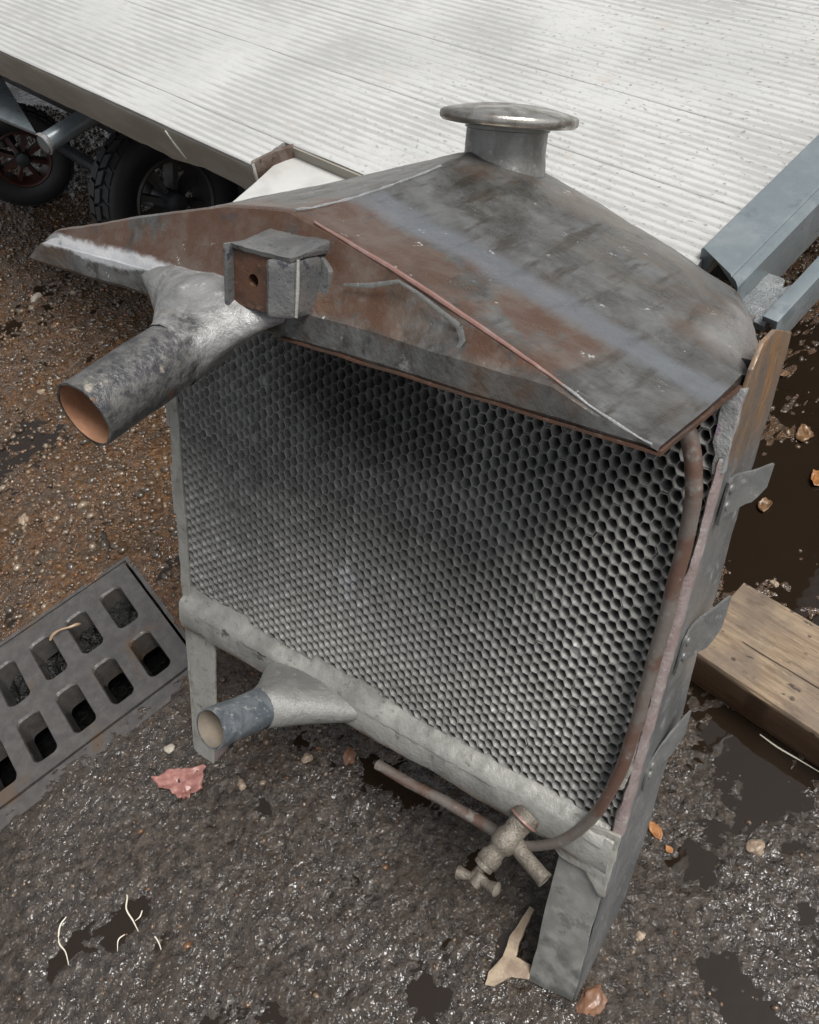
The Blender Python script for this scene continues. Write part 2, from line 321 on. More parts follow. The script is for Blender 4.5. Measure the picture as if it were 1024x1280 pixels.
# wedge foot etc.
me=bpy.data.meshes.new('ground'); nx,ny=GX.shape
me.vertices.add(nx*ny); me.vertices.foreach_set('co',np.stack([GX,GY,GZ],-1).astype(np.float32).ravel())
idx=np.arange(nx*ny).reshape(nx,ny); quads=np.stack([idx[:-1,:-1],idx[1:,:-1],idx[1:,1:],idx[:-1,1:]],-1).reshape(-1,4)
nq=len(quads); me.loops.add(nq*4); me.loops.foreach_set('vertex_index',quads.astype(np.int32).ravel()); me.polygons.add(nq); me.polygons.foreach_set('loop_start',np.arange(nq,dtype=np.int32)*4)
try: me.polygons.foreach_set('loop_total',np.full(nq,4,dtype=np.int32))
except Exception: pass
me.update(calc_edges=True); me.validate(); me.polygons.foreach_set('use_smooth',[True]*len(me.polygons))
def ground_mat():
    t=MT('wet_asphalt'); X,Y,Z=t.sep()
    n0=t.noise(3.1,4,.6); n1=t.noise(16,6,.65); n2=t.noise(90,5,.7,off=2); n3=t.noise(420,4,.7,off=3)
    # brown mud on the far left and under the trailer, grey bitumen near the camera
    side=t.math('ADD',t.math('ADD',t.math('MULTIPLY',X,-.55),t.math('MULTIPLY',Y,.95)),t.math('MULTIPLY',t.math('SUBTRACT',n0,.5),.55))
    mud=t.mr(side,.22,.55)
    asph=t.mix(t.mr(n2,.38,.62),(.020,.0145,.0105),(.064,.049,.037)); asph=t.mix(t.mr(n1,.5,.66),asph,(.036,.024,.015))
    mudc=t.mix(t.mr(n2,.35,.65),(.045,.020,.006),(.135,.066,.024)); mudc=t.mix(t.mr(n1,.45,.65),mudc,(.055,.034,.018))
    c=t.mix(mud,asph,mudc)
    c=t.mix(t.math('MULTIPLY',t.mr(t.vor(130),.22,.12),t.mr(n2,.48,.58)),c,(.16,.115,.075))
    low=t.mr(Z,.0015,-.0022)
    c=t.mix(t.math('MULTIPLY',low,.6),c,t.mix(mud,(.030,.026,.022),(.035,.022,.013)))
    pitm=t.mr(Z,-.008,-.016); c=t.mix(pitm,c,(.006,.006,.006))  # pit painted near black, its deep shade put into the colour
    b=t.bump(n3,.0022,1.); b=t.bump(t.vor(190),.0020,.8,b)
    nw=t.noise(105,2,.5,off=6,dist=.6); nv=t.noise(270,1,.5,off=9); wet=t.bump(nv,.0010,1.); wet=t.bump(nw,.0080,1.,wet)
    r=t.mr(t.math('ADD',Z,t.math('MULTIPLY',t.math('SUBTRACT',n1,.5),.004)),-.001,.004,.10,.30)
    return t.out(c,r,0,b,t.math('MULTIPLY',t.mr(Z,-.022,-.010,.0,1.),t.mr(t.noise(7,5,.65,off=19),.40,.58,.35,1.)),.04,wet,.35)
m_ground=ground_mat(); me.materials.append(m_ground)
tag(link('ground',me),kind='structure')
# ---- standing water
g=G(); g.add([(-2.6,-.5,0),(1.2,-.5,0),(1.2,1.7,0),(-2.6,1.7,0)],[(0,1,2,3)])
def water_mat():
    t=MT('muddy_water'); b=t.bump(t.noise(30,2,.5),.0012,.35)
    return t.out(t.mix(t.noise(5),(.012,.0075,.0045),(.019,.013,.0085)),.03,0,b,0)
gw=[]
for (a,b) in ((-2.6,-.5),):
    pass
w_=g.build('puddle_water',water_mat(),None,smooth=False); w_.location.z=-.0012; tag(w_,kind='structure')
# cut the water where the drain pit is: rebuild as ring of four sheets
me=w_.data; bm=bmesh.new()
def q4(ps): bm.faces.new([bm.verts.new(p) for p in ps])
a0,a1,b0,b1=-.004,GL+.004,-.004,GWd+.004; BIG=3.
q4([gpt(-BIG,-BIG),gpt(a0,-BIG),gpt(a0,BIG),gpt(-BIG,BIG)]); q4([gpt(a1,-BIG),gpt(BIG,-BIG),gpt(BIG,BIG),gpt(a1,BIG)])
q4([gpt(a0,-BIG),gpt(a1,-BIG),gpt(a1,b0),gpt(a0,b0)]); q4([gpt(a0,b1),gpt(a1,b1),gpt(a1,BIG),gpt(a0,BIG)])
bm.normal_update()
for f in bm.faces:
    if f.normal.z<0:f.normal_flip()
bm.to_mesh(me); bm.free()
# ---- drain grate
def grate_mat():
    t=MT('cast_iron'); n1=t.noise(14,5,.6); n2=t.noise(70,5,.7,off=3); n3=t.noise(300,3,.6)
    c=t.mix(t.mr(n2,.35,.7),(.065,.061,.058),(.098,.091,.086)); c=t.mix(t.mr(n1,.54,.66),c,(.10,.072,.05))
    b=t.bump(n3,.0006); b=t.bump(n2,.001,.6,b); return t.out(c,t.mr(n1,.35,.65,.42,.2),.15,b,.6,.12)
m_grate=grate_mat()
dr=empty('drain_grate',gpt(GL/2,GWd/2,0)); tag(dr,'wet cast iron drain grate with two rows of slots set in the asphalt','drain grate')
bm=bmesh.new(); org=Vector(gpt(GL/2,GWd/2,0))
def V(a,b,z): return bm.verts.new(Vector(gpt(a,b,z))-org)
def slot_ring(a,b,hw,hl,z,n=6,jit=0):
    pts=[]; r=hw*.55
    for (sx,sy,t0) in ((1,1,0),(-1,1,90),(-1,-1,180),(1,-1,270)):
        for k in range(n):
            t=math.radians(t0+90*k/(n-1)); pts.append((a+sx*(hw-r)+r*math.cos(t),b+sy*(hl-r)+r*math.sin(t)))
    return [(p[0]+random.uniform(-jit,jit),p[1]+random.uniform(-jit,jit)) for p in pts]
HW,HL=.0172,.0405; TOP=.0035
outer=[(0,0),(GL,0),(GL,GWd),(0,GWd)]
edges=[]; ov=[V(a,b,TOP) for a,b in outer]
for i in range(4): edges.append(bm.edges.new((ov[i],ov[(i+1)%4])))
rg=[]
for (a,b) in SLOTS:
    vs=[V(p[0],p[1],TOP) for p in slot_ring(a,b,HW,HL,TOP,jit=.0004)]
    for i in range(len(vs)): edges.append(bm.edges.new((vs[i],vs[(i+1)%len(vs)])))
    rg.append(vs)
bmesh.ops.triangle_fill(bm,edges=edges,use_beauty=True,use_dissolve=False)
# remove faces that fill the slots
kill=[]
for f in bm.faces:
    c=f.calc_center_median()+org; rel=np.array([c.x-GC[0],c.y-GC[1]]); a=-(rel@GU); b=rel@GV
    for (sa,sb) in SLOTS:
        if abs(a-sa)<HW and abs(b-sb)<HL and all(any(v in set(r) for r in [rg[SLOTS.index((sa,sb))]]) for v in f.verts): kill.append(f); break
bmesh.ops.delete(bm,geom=kill,context='FACES_ONLY')
DEP=.04
for vs,dz in [(r,(-.0022,.0022)) for r in rg]:
    n=len(vs); c=sum((v.co for v in vs),Vector())/n
    lo=[bm.verts.new(c+(v.co-c)*.93+Vector((0,0,-.003))) for v in vs]; lo2=[bm.verts.new(c+(v.co-c)*.9+Vector((0,0,-DEP))) for v in vs]
    for i in range(n):
        j=(i+1)%n; bm.faces.new((vs[i],vs[j],lo[j],lo[i])); bm.faces.new((lo[i],lo[j],lo2[j],lo2[i]))
lo=[bm.verts.new(v.co+Vector((0,0,-DEP))) for v in ov]
for i in range(4): bm.faces.new((ov[i],ov[(i+1)%4],lo[(i+1)%4],lo[i]))
bmesh.ops.recalc_face_normals(bm,faces=bm.faces)
me=bpy.data.meshes.new('m'); bm.to_mesh(me); bm.free(); me.materials.append(m_grate)
link('slotted_plate',me,dr)
g=G(); fw=.022
for (A0,A1,B0,B1) in ((-.004-.006,GL+fw,-.010,-.004),(-.010,GL+fw,GWd+.003,GWd+fw+.006),(-.010,-.004,-.004,GWd+.003),(GL+.004,GL+fw,-.004,GWd+.003)):
    pts=[Vector(gpt(a,b,z))-org for z in (-.045,.0022) for a,b in ((A0,B0),(A1,B0),(A1,B1),(A0,B1))]
    g.add([tuple(p) for p in pts],[(3,2,1,0),(4,5,6,7),(0,1,5,4),(1,2,6,5),(2,3,7,6),(3,0,4,7)])
g.build('frame',m_grate,dr,smooth=False,sub=.02,wob=.0009,wf=60)
# ---- gravel: embedded pebbles, nobody could count them
def peb_mat():
    t=MT('pebbles'); gi=t.n('NewGeometry'); r=gi.outputs['Random Per Island']; cr=t.n('ValToRGB'); t.l(r,cr.inputs[0]); e=cr.color_ramp; e.interpolation='CONSTANT'
    cols=[(0,(.06,.038,.022)),(.3,(.10,.06,.032)),(.52,(.17,.115,.07)),(.64,(.07,.058,.048)),(.78,(.18,.08,.03)),(.86,(.28,.22,.155)),(.95,(.05,.04,.03))]
    e.elements[0].position=0; e.elements[0].color=cols[0][1]+(1,); e.elements[1].position=cols[1][0]; e.elements[1].color=cols[1][1]+(1,)
    for p,c in cols[2:]:
        x=e.elements.new(p); x.color=c+(1,)
    n=t.noise(150,4,.6,vec=t.tc.outputs['Object']); c=t.mix(t.math('MULTIPLY',n,.7),cr.outputs[0],(.06,.04,.025))
    return t.out(c,t.mr(n,.3,.7,.15,.4),0,t.bump(n,.0012),.6,.08)
m_peb=peb_mat()
ico=bmesh.new(); bmesh.ops.create_icosphere(ico,subdivisions=1,radius=1); IV=np.array([v.co[:] for v in ico.verts]); IF=np.array([[v.index for v in f.verts] for f in ico.faces]); ico.free()
pv=[];pf=[];cnt=0
def ingrate(x,y,m=.02):
    rel=np.array([x-GC[0],y-GC[1]]); a=-(rel@GU); b=rel@GV; return -m<a<GL+m and -m<b<GWd+m+.01
N=26000; PX=rng.uniform(-2.5,.5,N*3); PY=rng.uniform(-.45,1.3,N*3)
for x,y in zip(PX,PY):
    side=-.55*x+.95*y; dens=.16+.84*min(1,max(0,(side-.2)/.3))
    if x>-.1 and y>.1: dens*=(.08 if y>.42 else .3)
    if rng.random()>dens*.5 or ingrate(x,y): continue
    d=math.hypot(x-.15,y+.1); r=rng.uniform(.0014,.0036)*(1+.9*(rng.random()<.12)); 
    if side>.3: r*=1.2+.7*min(1,(side-.3)/.3)
    zz=float(ground_h(np.array([x]),np.array([y]))[0])
    A=rng.normal(size=(3,3)); Q,_=np.linalg.qr(A); sc=np.array([r,r*rng.uniform(.6,.9),r*rng.uniform(.45,.7)])
    P=(IV*rng.uniform(.8,1.15,(len(IV),1)))*sc@Q.T*np.array([1,1,.7])+np.array([x,y,zz+r*.05])
    pv.append(P); pf.append(IF+cnt*len(IV)); cnt+=1
    if cnt>=30000: break
PVv=np.concatenate(pv); PFf=np.concatenate(pf)
me=bpy.data.meshes.new('m'); me.vertices.add(len(PVv)); me.vertices.foreach_set('co',PVv.astype(np.float32).ravel()); me.loops.add(len(PFf)*3); me.loops.foreach_set('vertex_index',PFf.astype(np.int32).ravel()); me.polygons.add(len(PFf)); me.polygons.foreach_set('loop_start',np.arange(len(PFf),dtype=np.int32)*3); me.update(calc_edges=True); me.validate(); me.materials.append(m_peb)
tag(link('gravel',me),'loose pebbles pressed into the wet ground','gravel',kind='stuff')
# ================================================================= TRAILER
def deck_mat():
    t=MT('worn_white_decking'); X,Y,Z=t.sep(); n1=t.noise(5,5,.6); n2=t.noise(60,5,.7,off=2,stretch=(.5,1,1)); n3=t.noise(260,4,.7,off=3); nb=t.noise(190,3,.6,stretch=(.8,1.3,1),off=7)
    c=t.mix(t.mr(n1,.35,.65),(.42,.425,.41),(.49,.495,.485)); c=t.mix(t.math('MULTIPLY',t.mr(n2,.5,.7),.5),c,(.38,.37,.35))
    c=t.mix(t.math('MULTIPLY',t.mr(Z,.0010,.0002),.6),c,(.27,.27,.26))                # grime lies in the grooves
    c=t.mix(t.math('MULTIPLY',t.mr(nb,.60,.68),t.mr(X,-.85,-.25)),c,(.22,.22,.21))
    c=t.mix(t.math('MULTIPLY',t.mr(t.noise(14,5,.7,off=9),.62,.72),.45),c,(.42,.38,.34))
    b=t.bump(n3,.0008,.7); b=t.bump(nb,.0012,.5,b)
    return t.out(c,t.mr(n2,.3,.7,.34,.5),0,b,.25,.2)
m_deck=deck_mat()
m_beige=MT('beige_edge_board'); _t=m_beige; _n=_t.noise(20,5,.6,stretch=(.4,1,2)); m_beige=_t.out(_t.mix(_t.mr(_n,.35,.65),(.20,.18,.145),(.26,.24,.20)),.5,0,_t.bump(_n,.001),.2,.2)
m_steel=metal_mat('blue_grey_steel',(.18,.215,.23),(.235,.265,.28),(.14,.17,.185),.2,(.25,.4),9,.00015)
m_darksteel=metal_mat('dark_steel',(.06,.065,.07),(.09,.095,.1),None,.4,(.35,.5),16,.0006)
m_filler=metal_mat('rough_grey_weld_plate',(.24,.255,.26),(.33,.35,.35),(.16,.17,.175),.4,(.25,.45),50,.0022)
m_black=MT('black_rubber'); _t=m_black; _n=_t.noise(60,4,.6); m_black=_t.out(_t.mix(_n,(.014,.0145,.016),(.028,.029,.031)),.5,0,_t.bump(_n,.0005))
m_whitesheet=MT('white_sheet'); _t=m_whitesheet; _n=_t.noise(25,4,.6); m_whitesheet=_t.out(_t.mix(_t.mr(_n,.4,.7),(.52,.52,.50),(.42,.42,.40)),.35,0,_t.bump(_n,.0008),.3,.15)
m_rustedge=metal_mat('rusty_corner',(.12,.075,.055),(.20,.165,.145),(.05,.04,.035),.3,(.4,.6),40,.001)
tr=empty('flatbed_trailer',DP,RD); tag(tr,'flat trailer with ribbed white deck, steel side rail and small black wheels','trailer')
PITCH=.0105
def plank(b0,b1,x0,x1,step):
    g=G(); prof=[]; b=b0; k=math.floor(b0/PITCH)
    prof.append((b0+.0001,-.0004)); 
    y=b0+.0012
    n=int(round((b1-b0)/PITCH)); pit=(b1-b0)/n
    for i in range(n):
        for (f,h) in ((.0,.0),(.16,.0002),(.33,.0008),(.50,.0011),(.67,.0008),(.84,.0002)):
            yy=b0+(i+f)*pit
            if i==0 and f==0: yy+=.0003
            prof.append((yy,h+.0002))
    prof.append((b1-.0004,.0002)); prof.append((b1-.0001,-.0004))
    xsn=max(2,int((x1-x0)/step)+1); XS=np.linspace(x0,x1,xsn); v=[];m=len(prof)
    for x in XS:
        for (yy,h) in prof:
            jit=(mn.noise(Vector((x*38,yy*90,0)))*.0005+mn.noise(Vector((x*7,yy*9,4)))*.0010) if h>0 else 0
            v.append((x,yy+mn.noise(Vector((x*20,yy*60,9)))*.0004,h+jit))
    f=[(i*m+j,(i+1)*m+j,(i+1)*m+j+1,i*m+j+1) for i in range(xsn-1) for j in range(m-1)]
    g.add(v,f)
    nb=len(g.v); g.add([(x0,b0+.0006,-.02),(x1,b0+.0006,-.02),(x1,b1-.0008,-.02),(x0,b1-.0008,-.02)],[(3,2,1,0)])
    e=(xsn-1)*m
    g.f+= [(0,nb,nb+1,e),(m-1,e+m-1,nb+2,nb+3),tuple([nb]+list(range(0,m))+[nb+3]),tuple([nb+1,nb+2]+[e+j for j in range(m-1,-1,-1)])]
    return g.build('deck_plank',m_deck,tr,sharp=60)
NX=-.555; RE=-.0655
plank(-.121,-.0708,-4.2,NX,.025)
plank(-.0707,.179-.1125,-4.2,RE,.012); plank(.0665,.179,-4.2,RE,.014)
plank(.179,.401,-4.2,RE,.02); plank(.401,.623,-4.2,RE,.03)
for i in range(13): plank(.623+.222*i,.845+.222*i,-4.2,RE,.2)
# edge board under the near lip, with its ragged lower edge
g=G(); XS=np.linspace(-4.2,NX,200); v=[]
for i,x in enumerate(XS):
    dz=-.046+.003*mn.noise(Vector((x*9,0,0)))-.002*mn.noise(Vector((x*40,3,0)))
    if x>-.72: dz+=.014*min(1,(x+.72)/.05)*(1 if x<-.60 else max(0,1-(x+.60)/.03))*.6
    v+= [(x,-.1215,-.0042),(x,-.1225,-.010),(x,-.1222,dz),(x,-.112,dz+.001),(x,-.112,-.0042)]
f=[(i*5+j,(i+1)*5+j,(i+1)*5+(j+1)%5,i*5+(j+1)%5) for i in range(len(XS)-1) for j in range(5)]+[(0,1,2,3,4),tuple((len(XS)-1)*5+j for j in (4,3,2,1,0))]
g.add(v,f); g.build('edge_board',m_beige,tr,sharp=50,wob=.0007,wf=40)
# crack and split in the edge board
p=[on_d(203,158,0),on_d(214,188,-.02)]
g=G(); tube(g,[(p[0][0],-.1228,-.006),(p[0][0]+.012,-.1232,-.02),(p[0][0]+.026,-.1228,-.036)],[.0012,.0018,.001],6); g.build('split_edge',m_pale,tr)
# notch: rusty rounded corner, inner board, white sheet under it
g=G(); pts=[(NX,-.121),(NX+.004,-.100),(NX+.010,-.084),(NX+.016,-.0725)]
v=[(x,y,z) for (x,y) in pts for z in (.0012,-.044)]; f=[(2*i,2*i+1,2*i+3,2*i+2) for i in range(3)]
v2=[(x-.004,y+.004,z) for (x,y) in pts for z in (.0012,-.044)]; n=8
f+= [(2*i+n,2*i+2+n,2*i+3+n,2*i+1+n) for i in range(3)]+[(2*i,2*i+2,2*i+2+n,2*i+n) for i in range(3)]
g.add(v+v2,f); g.build('corner_plate',m_rustedge,tr,wob=.0012,wf=60)
g=G(); box(g,NX+.014,RE,-.0735,-.0712,-.040,-.0006); g.build('inner_board',m_beige,tr,smooth=False)
P3=[on_d(x,y,-.012) for x,y in ((290,252),(318,228),(345,203),(362,192),(380,190),(450,222),(520,262),(420,330),(300,300))]
g=G(); prism(g,[(p[0],p[1],-.0125) for i,p in enumerate(P3)],(0,0,-.003)); g.build('white_sheet',m_whitesheet,tr,bevel=.001)
# side rail
g=G(); y0,y1=-.040,1.7
prism(g,[(-.068,y0+.03,-.03),(-.068,y0+.03,.0105),(-.066,y0+.03,.0125),(-.030,y0+.012,.0125),(-.0285,y0+.011,.0112),(-.0270,y0+.010,.0125),(-.0215,y0+.006,.0125),(-.0185,y0+.004,.0095),(-.0175,y0+.004,-.035),(-.0205,y0+.004,-.035),(-.0215,y0+.006,.0060),(-.055,y0+.03,.006)],(0,3.4,0))
g.build('side_rail',m_steel,tr,sharp=30,sub=.09)
g=G(); prism(g,[(.0105,-.0455,.001),(.0235,-.0455,.001),(.0235,-.0455,-.034),(.0195,-.0455,-.034),(.0195,-.0455,-.004),(.0105,-.0455,-.004)],(0,3.4,0)); g.build('outer_rail',m_steel,tr,sharp=30,bevel=.0008)
g=G(); prism(g,[(-.0205,-.042,-.012),(.013,-.044,-.010),(.0125,-.004,-.010),(.006,.012,-.011),(.002,.005,-.011),(-.004,.016,-.012),(-.0205,.020,-.013)],(0,0,-.006)); g.build('weld_plate',m_filler,tr,sub=.006,wob=.0016,wf=120)
# cross members and axle under the deck
for (b0,b1) in ((.06,.11),(.75,.80),(1.4,1.45),(2.5,2.55)):
    g=G(); box(g,-4.1,-.07,b0,b1,-.075,-.0205); g.build('cross_member',m_darksteel,tr,smooth=False)
g=G(); box(g,-4.1,-.30,.285,.30,-.56,-.0205); g.build('shade_panel',m_darksteel,tr,smooth=False)  # added panel, keeps the view behind the wheels dark by hiding lit ground
g=G(); box(g,-4.2,-4.14,-.05,3.4,-.075,-.0205); g.build('chassis_beam',m_darksteel,tr,smooth=False)
# frame plate and tube poking out at the left edge
RDi=RD.T
def w2d(p): return RDi@(np.array(p)-DP)
Pp=[on_z(x,y,.44) for x,y in ((-60,-10),(0,92),(45,166),(0,147),(-60,118))]
g=G(); prism(g,[w2d(p) for p in Pp],(.0,.0,-.006)); g.build('frame_plate',m_steel,tr,bevel=.0008)
a=on_z(54,181,.43); b=on_z(120,140,.43); g=G(); tube(g,[w2d(a),w2d(a)*.97+w2d(b)*.03,w2d(b)],[.0125,.0145,.0145],20); g.build('frame_tube',m_steel,tr)
g=G(); lathe(g,[(.0152,0),(.0172,.002),(.0168,.006),(.015,.009)],w2d(a),tuple(w2d(b)-w2d(a)),20); g.build('tube_weld',m_weld,tr,wob=.001,wf=100)
# wheels
m_hub=metal_mat('dark_plastic_hub',(.05,.05,.05),(.075,.07,.065),None,.1,(.4,.5),20,.0003)
m_red=metal_mat('red_brown_hub',(.09,.03,.02),(.06,.025,.02),None,.1,(.45,.5),20,.0003)
def wheel(cx,cy,ang,hubm,R=.13,Wd=.075):
    w=empty('wheel'); w.parent=tr
    ca,sa=math.cos(ang),math.sin(ang)
    rot=np.array([[0,0,1],[1,0,0],[0,1,0]]).T   # local z (axle) -> x
    Rz=np.array([[ca,-sa,0],[sa,ca,0],[0,0,1]])@np.array([[0,0,1],[1,0,0],[0,1,0]])
    Wm=Matrix([list(r) for r in Rz]).to_4x4(); Wm.translation=Vector((cx,cy,R))
    w.matrix_parent_inverse=Matrix.Identity(4)
    TRM=Matrix.Translation(Vector(DP))@Matrix([list(r) for r in RD]).to_4x4()
    w.matrix_local=TRM.inverted()@Wm@Matrix.Scale(R/.13,4)
    g=G(); pr=[(.070,-.028),(.078,-.033),(.095,-.037),(.112,-.036),(.121,-.031),(.124,-.026),(.125,.0),(.124,.026),(.121,.031),(.112,.036),(.095,.037),(.078,.033),(.070,.028)]
    lathe(g,pr,(0,0,0),(0,0,1),56)
    n=30
    for i in range(n):                          # zig-zag tread blocks
        for j,(z0,z1) in enumerate(((-.031,-.019),(-.017,-.0015),(.0015,.017),(.019,.031))):
            t0=2*math.pi*(i+(j%2)*.5+.06)/n; t1=t0+2*math.pi*.80/n; sk=(.10 if j%2 else -.10)*2*math.pi/n*2
            def P(t,r,z): return (r*math.cos(t),r*math.sin(t),z)
            r0=.1205 if j in(0,3) else .124; r1=r0+.0065
            vv=[P(t0,r0,z0),P(t1,r0,z0),P(t1+sk,r0,z1),P(t0+sk,r0,z1),P(t0,r1-(.003 if j==0 else 0),z0),P(t1,r1-(.003 if j==0 else 0),z0),P(t1+sk,r1-(.003 if j==3 else 0),z1),P(t0+sk,r1-(.003 if j==3 else 0),z1)]
            g.add(vv,[(3,2,1,0),(4,5,6,7),(0,1,5,4),(1,2,6,5),(2,3,7,6),(3,0,4,7)])
    g.build('tyre',m_black,w,sharp=30)
    g=G(); lathe(g,[(.0715,-.028),(.0735,.030),(.070,.033),(.066,.030),(.062,.012),(.060,-.02)],(0,0,0),(0,0,1),48); g.build('rim',hubm,w)
    g=G(); lathe(g,[(.0,.036),(.009,.036),(.017,.033),(.020,.026),(.020,-.02)],(0,0,0),(0,0,1),24); g.build('hub_cap',m_darksteel,w)
    g=G()
    for k in range(8):
        t=2*math.pi*k/8+.2; d=np.array([math.cos(t),math.sin(t),0]); p=np.array([-d[1],d[0],0])
        prism(g,[d*.018+p*.0035+[0,0,.022],d*.064+p*.006+[0,0,.014],d*.064-p*.006+[0,0,.014],d*.018-p*.0035+[0,0,.022]],(0,0,-.03))
    g.build('spokes',hubm,w,smooth=False)
    return w
h2=on_z(222,252,.155); h1=on_z(36,197,.12)
wheel(h2[0]-.03,h2[1],math.radians(-10),m_hub,.155); wheel(h1[0]-.03,h1[1],math.radians(-30),m_red,.12)
g=G(); P=[w2d((h1[0]-.5,h1[1]+.2,.13)),w2d((h2[0]-.05,h2[1],.13))]; tube(g,P,.014,12); g.build('axle',m_darksteel,tr)
g=G(); tube(g,[w2d((h2[0]-.10,h2[1]+.02,.13)),w2d((h2[0]-.14,h2[1]+.06,.50))],.02,12); g.build('axle_post',m_darksteel,tr); g=G(); tube(g,[w2d((h1[0]-.10,h1[1]+.02,.13)),w2d((h1[0]-.14,h1[1]+.06,.50))],.02,12); g.build('axle_post',m_darksteel,tr)
# ================================================================= TIMBER
def wood_mat():
    t=MT('weathered_timber'); X,Y,Z=t.sep()
    gr=t.noise(10,6,.65,stretch=(1.2,14,14)); n2=t.noise(9,5,.6,off=3); pr=t.noise(70,4,.7,stretch=(.35,1,1),off=2)
    c=t.mix(t.mr(gr,.35,.65),(.17,.115,.07),(.30,.225,.145)); c=t.mix(t.math('MULTIPLY',t.mr(n2,.38,.6),.8),c,(.13,.10,.08))
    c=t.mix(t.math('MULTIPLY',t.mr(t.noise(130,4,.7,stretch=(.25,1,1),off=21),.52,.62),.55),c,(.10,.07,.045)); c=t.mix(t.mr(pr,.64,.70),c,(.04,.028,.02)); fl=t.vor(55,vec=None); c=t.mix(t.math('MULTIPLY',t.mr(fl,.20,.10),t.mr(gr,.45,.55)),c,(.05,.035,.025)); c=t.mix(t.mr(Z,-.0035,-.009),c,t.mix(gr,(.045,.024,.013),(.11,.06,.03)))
    b=t.bump(gr,.0016); b=t.bump(pr,.001,.5,b); return t.out(c,t.mr(n2,.4,.65,.62,.35),0,b,.15,.2)
d=np.array([.976,-.218]); pbk=np.array([.218,.976]); HT=.062
tp=on_z(868,817,HT); o0=np.array([tp[0],tp[1]])
tb=empty('timber_beam',(o0[0],o0[1],0),np.array([[d[0],pbk[0],0],[d[1],pbk[1],0],[0,0,1]])); tag(tb,'short weathered timber beam lying on wet ground behind the radiator','timber')
g=G(); X0,X1=-.012,.62; 
v=[];f=[]; XS=np.linspace(X0,X1,60)
for x in XS:
    j=lambda k:mn.noise(Vector((x*22,k*3.3,1)))*.0012
    r=[(0+j(1),-HT+.0),(0+j(2),-.003),(.0025,0+j(3)*.4),(.056,.0006+j(9)*.5),(.1125,0+j(4)*.4),(.115+j(5),-.003),(.115,-HT)]
    v+= [(x,y,z) for (y,z) in r]
m=7; f=[(i*m+k,(i+1)*m+k,(i+1)*m+(k+1)%m,i*m+(k+1)%m) for i in range(len(XS)-1) for k in range(m)]+[tuple(range(m))[::-1],tuple((len(XS)-1)*m+k for k in range(m))]
g.add(v,f); o=g.build('beam_body',wood_mat(),tb,sharp=40,wob=.0005,wf=50); o.location.z=HT
g=G(); L=np.linspace(.03,.5,22); rr=[]
vv=[];ff=[]
for i,x in enumerate(L):
    y=.046+.004*mn.noise(Vector((x*9,0,7))); wd=.0004+.0005*abs(mn.noise(Vector((x*30,1,7)))); vv+= [(x,y-wd,HT+.0012),(x,y+wd,HT+.0012)]
ff=[(2*i,2*i+2,2*i+3,2*i+1) for i in range(len(L)-1)]; g.add(vv,ff)
m_crack=MT('dark_crack').out((.03,.02,.013),.8); g.build('drying_crack',m_crack,tb,smooth=False)
# ================================================================= RADIATOR
ra_=empty('car_radiator',OR,RL); tag(ra_,'old soldered brass car radiator with honeycomb core leaning back against the trailer','radiator')
L3=lambda u,v,w:(u,-w,v)
# ---- honeycomb
CP,RP=.00742,.0100
def tube_geo(jit=0.,blocked=False):
    a,b,h=.00488,.00250,.00492; hexa=[(a,0),((a+b)/2,h/2),(b,h),(0,h),(-b,h),(-(a+b)/2,h/2),(-a,0),(-(a+b)/2,-h/2),(-b,-h),(0,-h),(b,-h),((a+b)/2,-h/2)]
    def circ(rx,rz,dx=0,dz=0): return [(rx*math.cos(2*math.pi*k/12)+dx,rz*math.sin(2*math.pi*k/12)+dz) for k in range(12)]
    j=lambda s:random.uniform(-s,s)*jit
    R=[]; R.append([(x*.985,.0022,z*.985) for x,z in hexa]); R.append([(x,.0,z) for x,z in hexa]); R.append([(x*.94,.0,z*.94) for x,z in hexa])
    dx,dz=j(.0006),j(.0006)
    R.append([(x,.0022,z) for x,z in circ(.00355,.00385,dx,dz)]); R.append([(x,.006,z) for x,z in circ(.0032,.0035,dx,dz)]); R.append([(x,.072,z) for x,z in circ(.0035,.0037)])
    g=G(); rings(g,R); 
    if blocked: g.add([p for p in R[3]],[tuple(range(12))])
    return g
cells=[]
for i in range(0,69):
    u=.0035+i*CP
    for k in range(0,40):
        v=.0045+k*RP-(RP/2 if i%2 else 0)
        if u>.5075 or v>.389 or v<-.004: continue
        cells.append((u,v))
# nearest to the camera = right, upper
cl=RL.T@(C0-OR)
vis=[c for c in cells if not(c[1]>.372) and c[0]<.4975]
vis.sort(key=lambda c:(c[0]-cl[0])**2+(c[1]-cl[2])**2)
vis=[c for c in vis if c[1]<.335]
single=set(vis[:300])
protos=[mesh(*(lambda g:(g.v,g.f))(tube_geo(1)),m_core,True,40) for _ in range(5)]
g=G()
for c in cells:
    dx,dz,dy=random.gauss(0,.00022),random.gauss(0,.00022),random.gauss(0,.0004)
    if c in single:
        o=link('honeycomb_tube',random.choice(protos),ra_); o.location=(c[0]+dx,dy,c[1]+dz); o.rotation_euler=(random.gauss(0,.02),0,random.gauss(0,.02))
    else:
        t=tube_geo(1,random.random()<.004); tx,tz=random.gauss(0,.03),random.gauss(0,.03)
        g.add([(x+c[0]+dx+y*tx,y+dy,zz+c[1]+dz+y*tz) for x,y,zz in t.v],t.f)
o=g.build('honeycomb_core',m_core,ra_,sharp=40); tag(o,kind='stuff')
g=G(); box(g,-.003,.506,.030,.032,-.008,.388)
bm_=MT('near_black').out((.02,.02,.02),.9); g.build('core_backing',bm_,ra_,smooth=False)  # flat near-black sheet across the tubes, behind their mouths
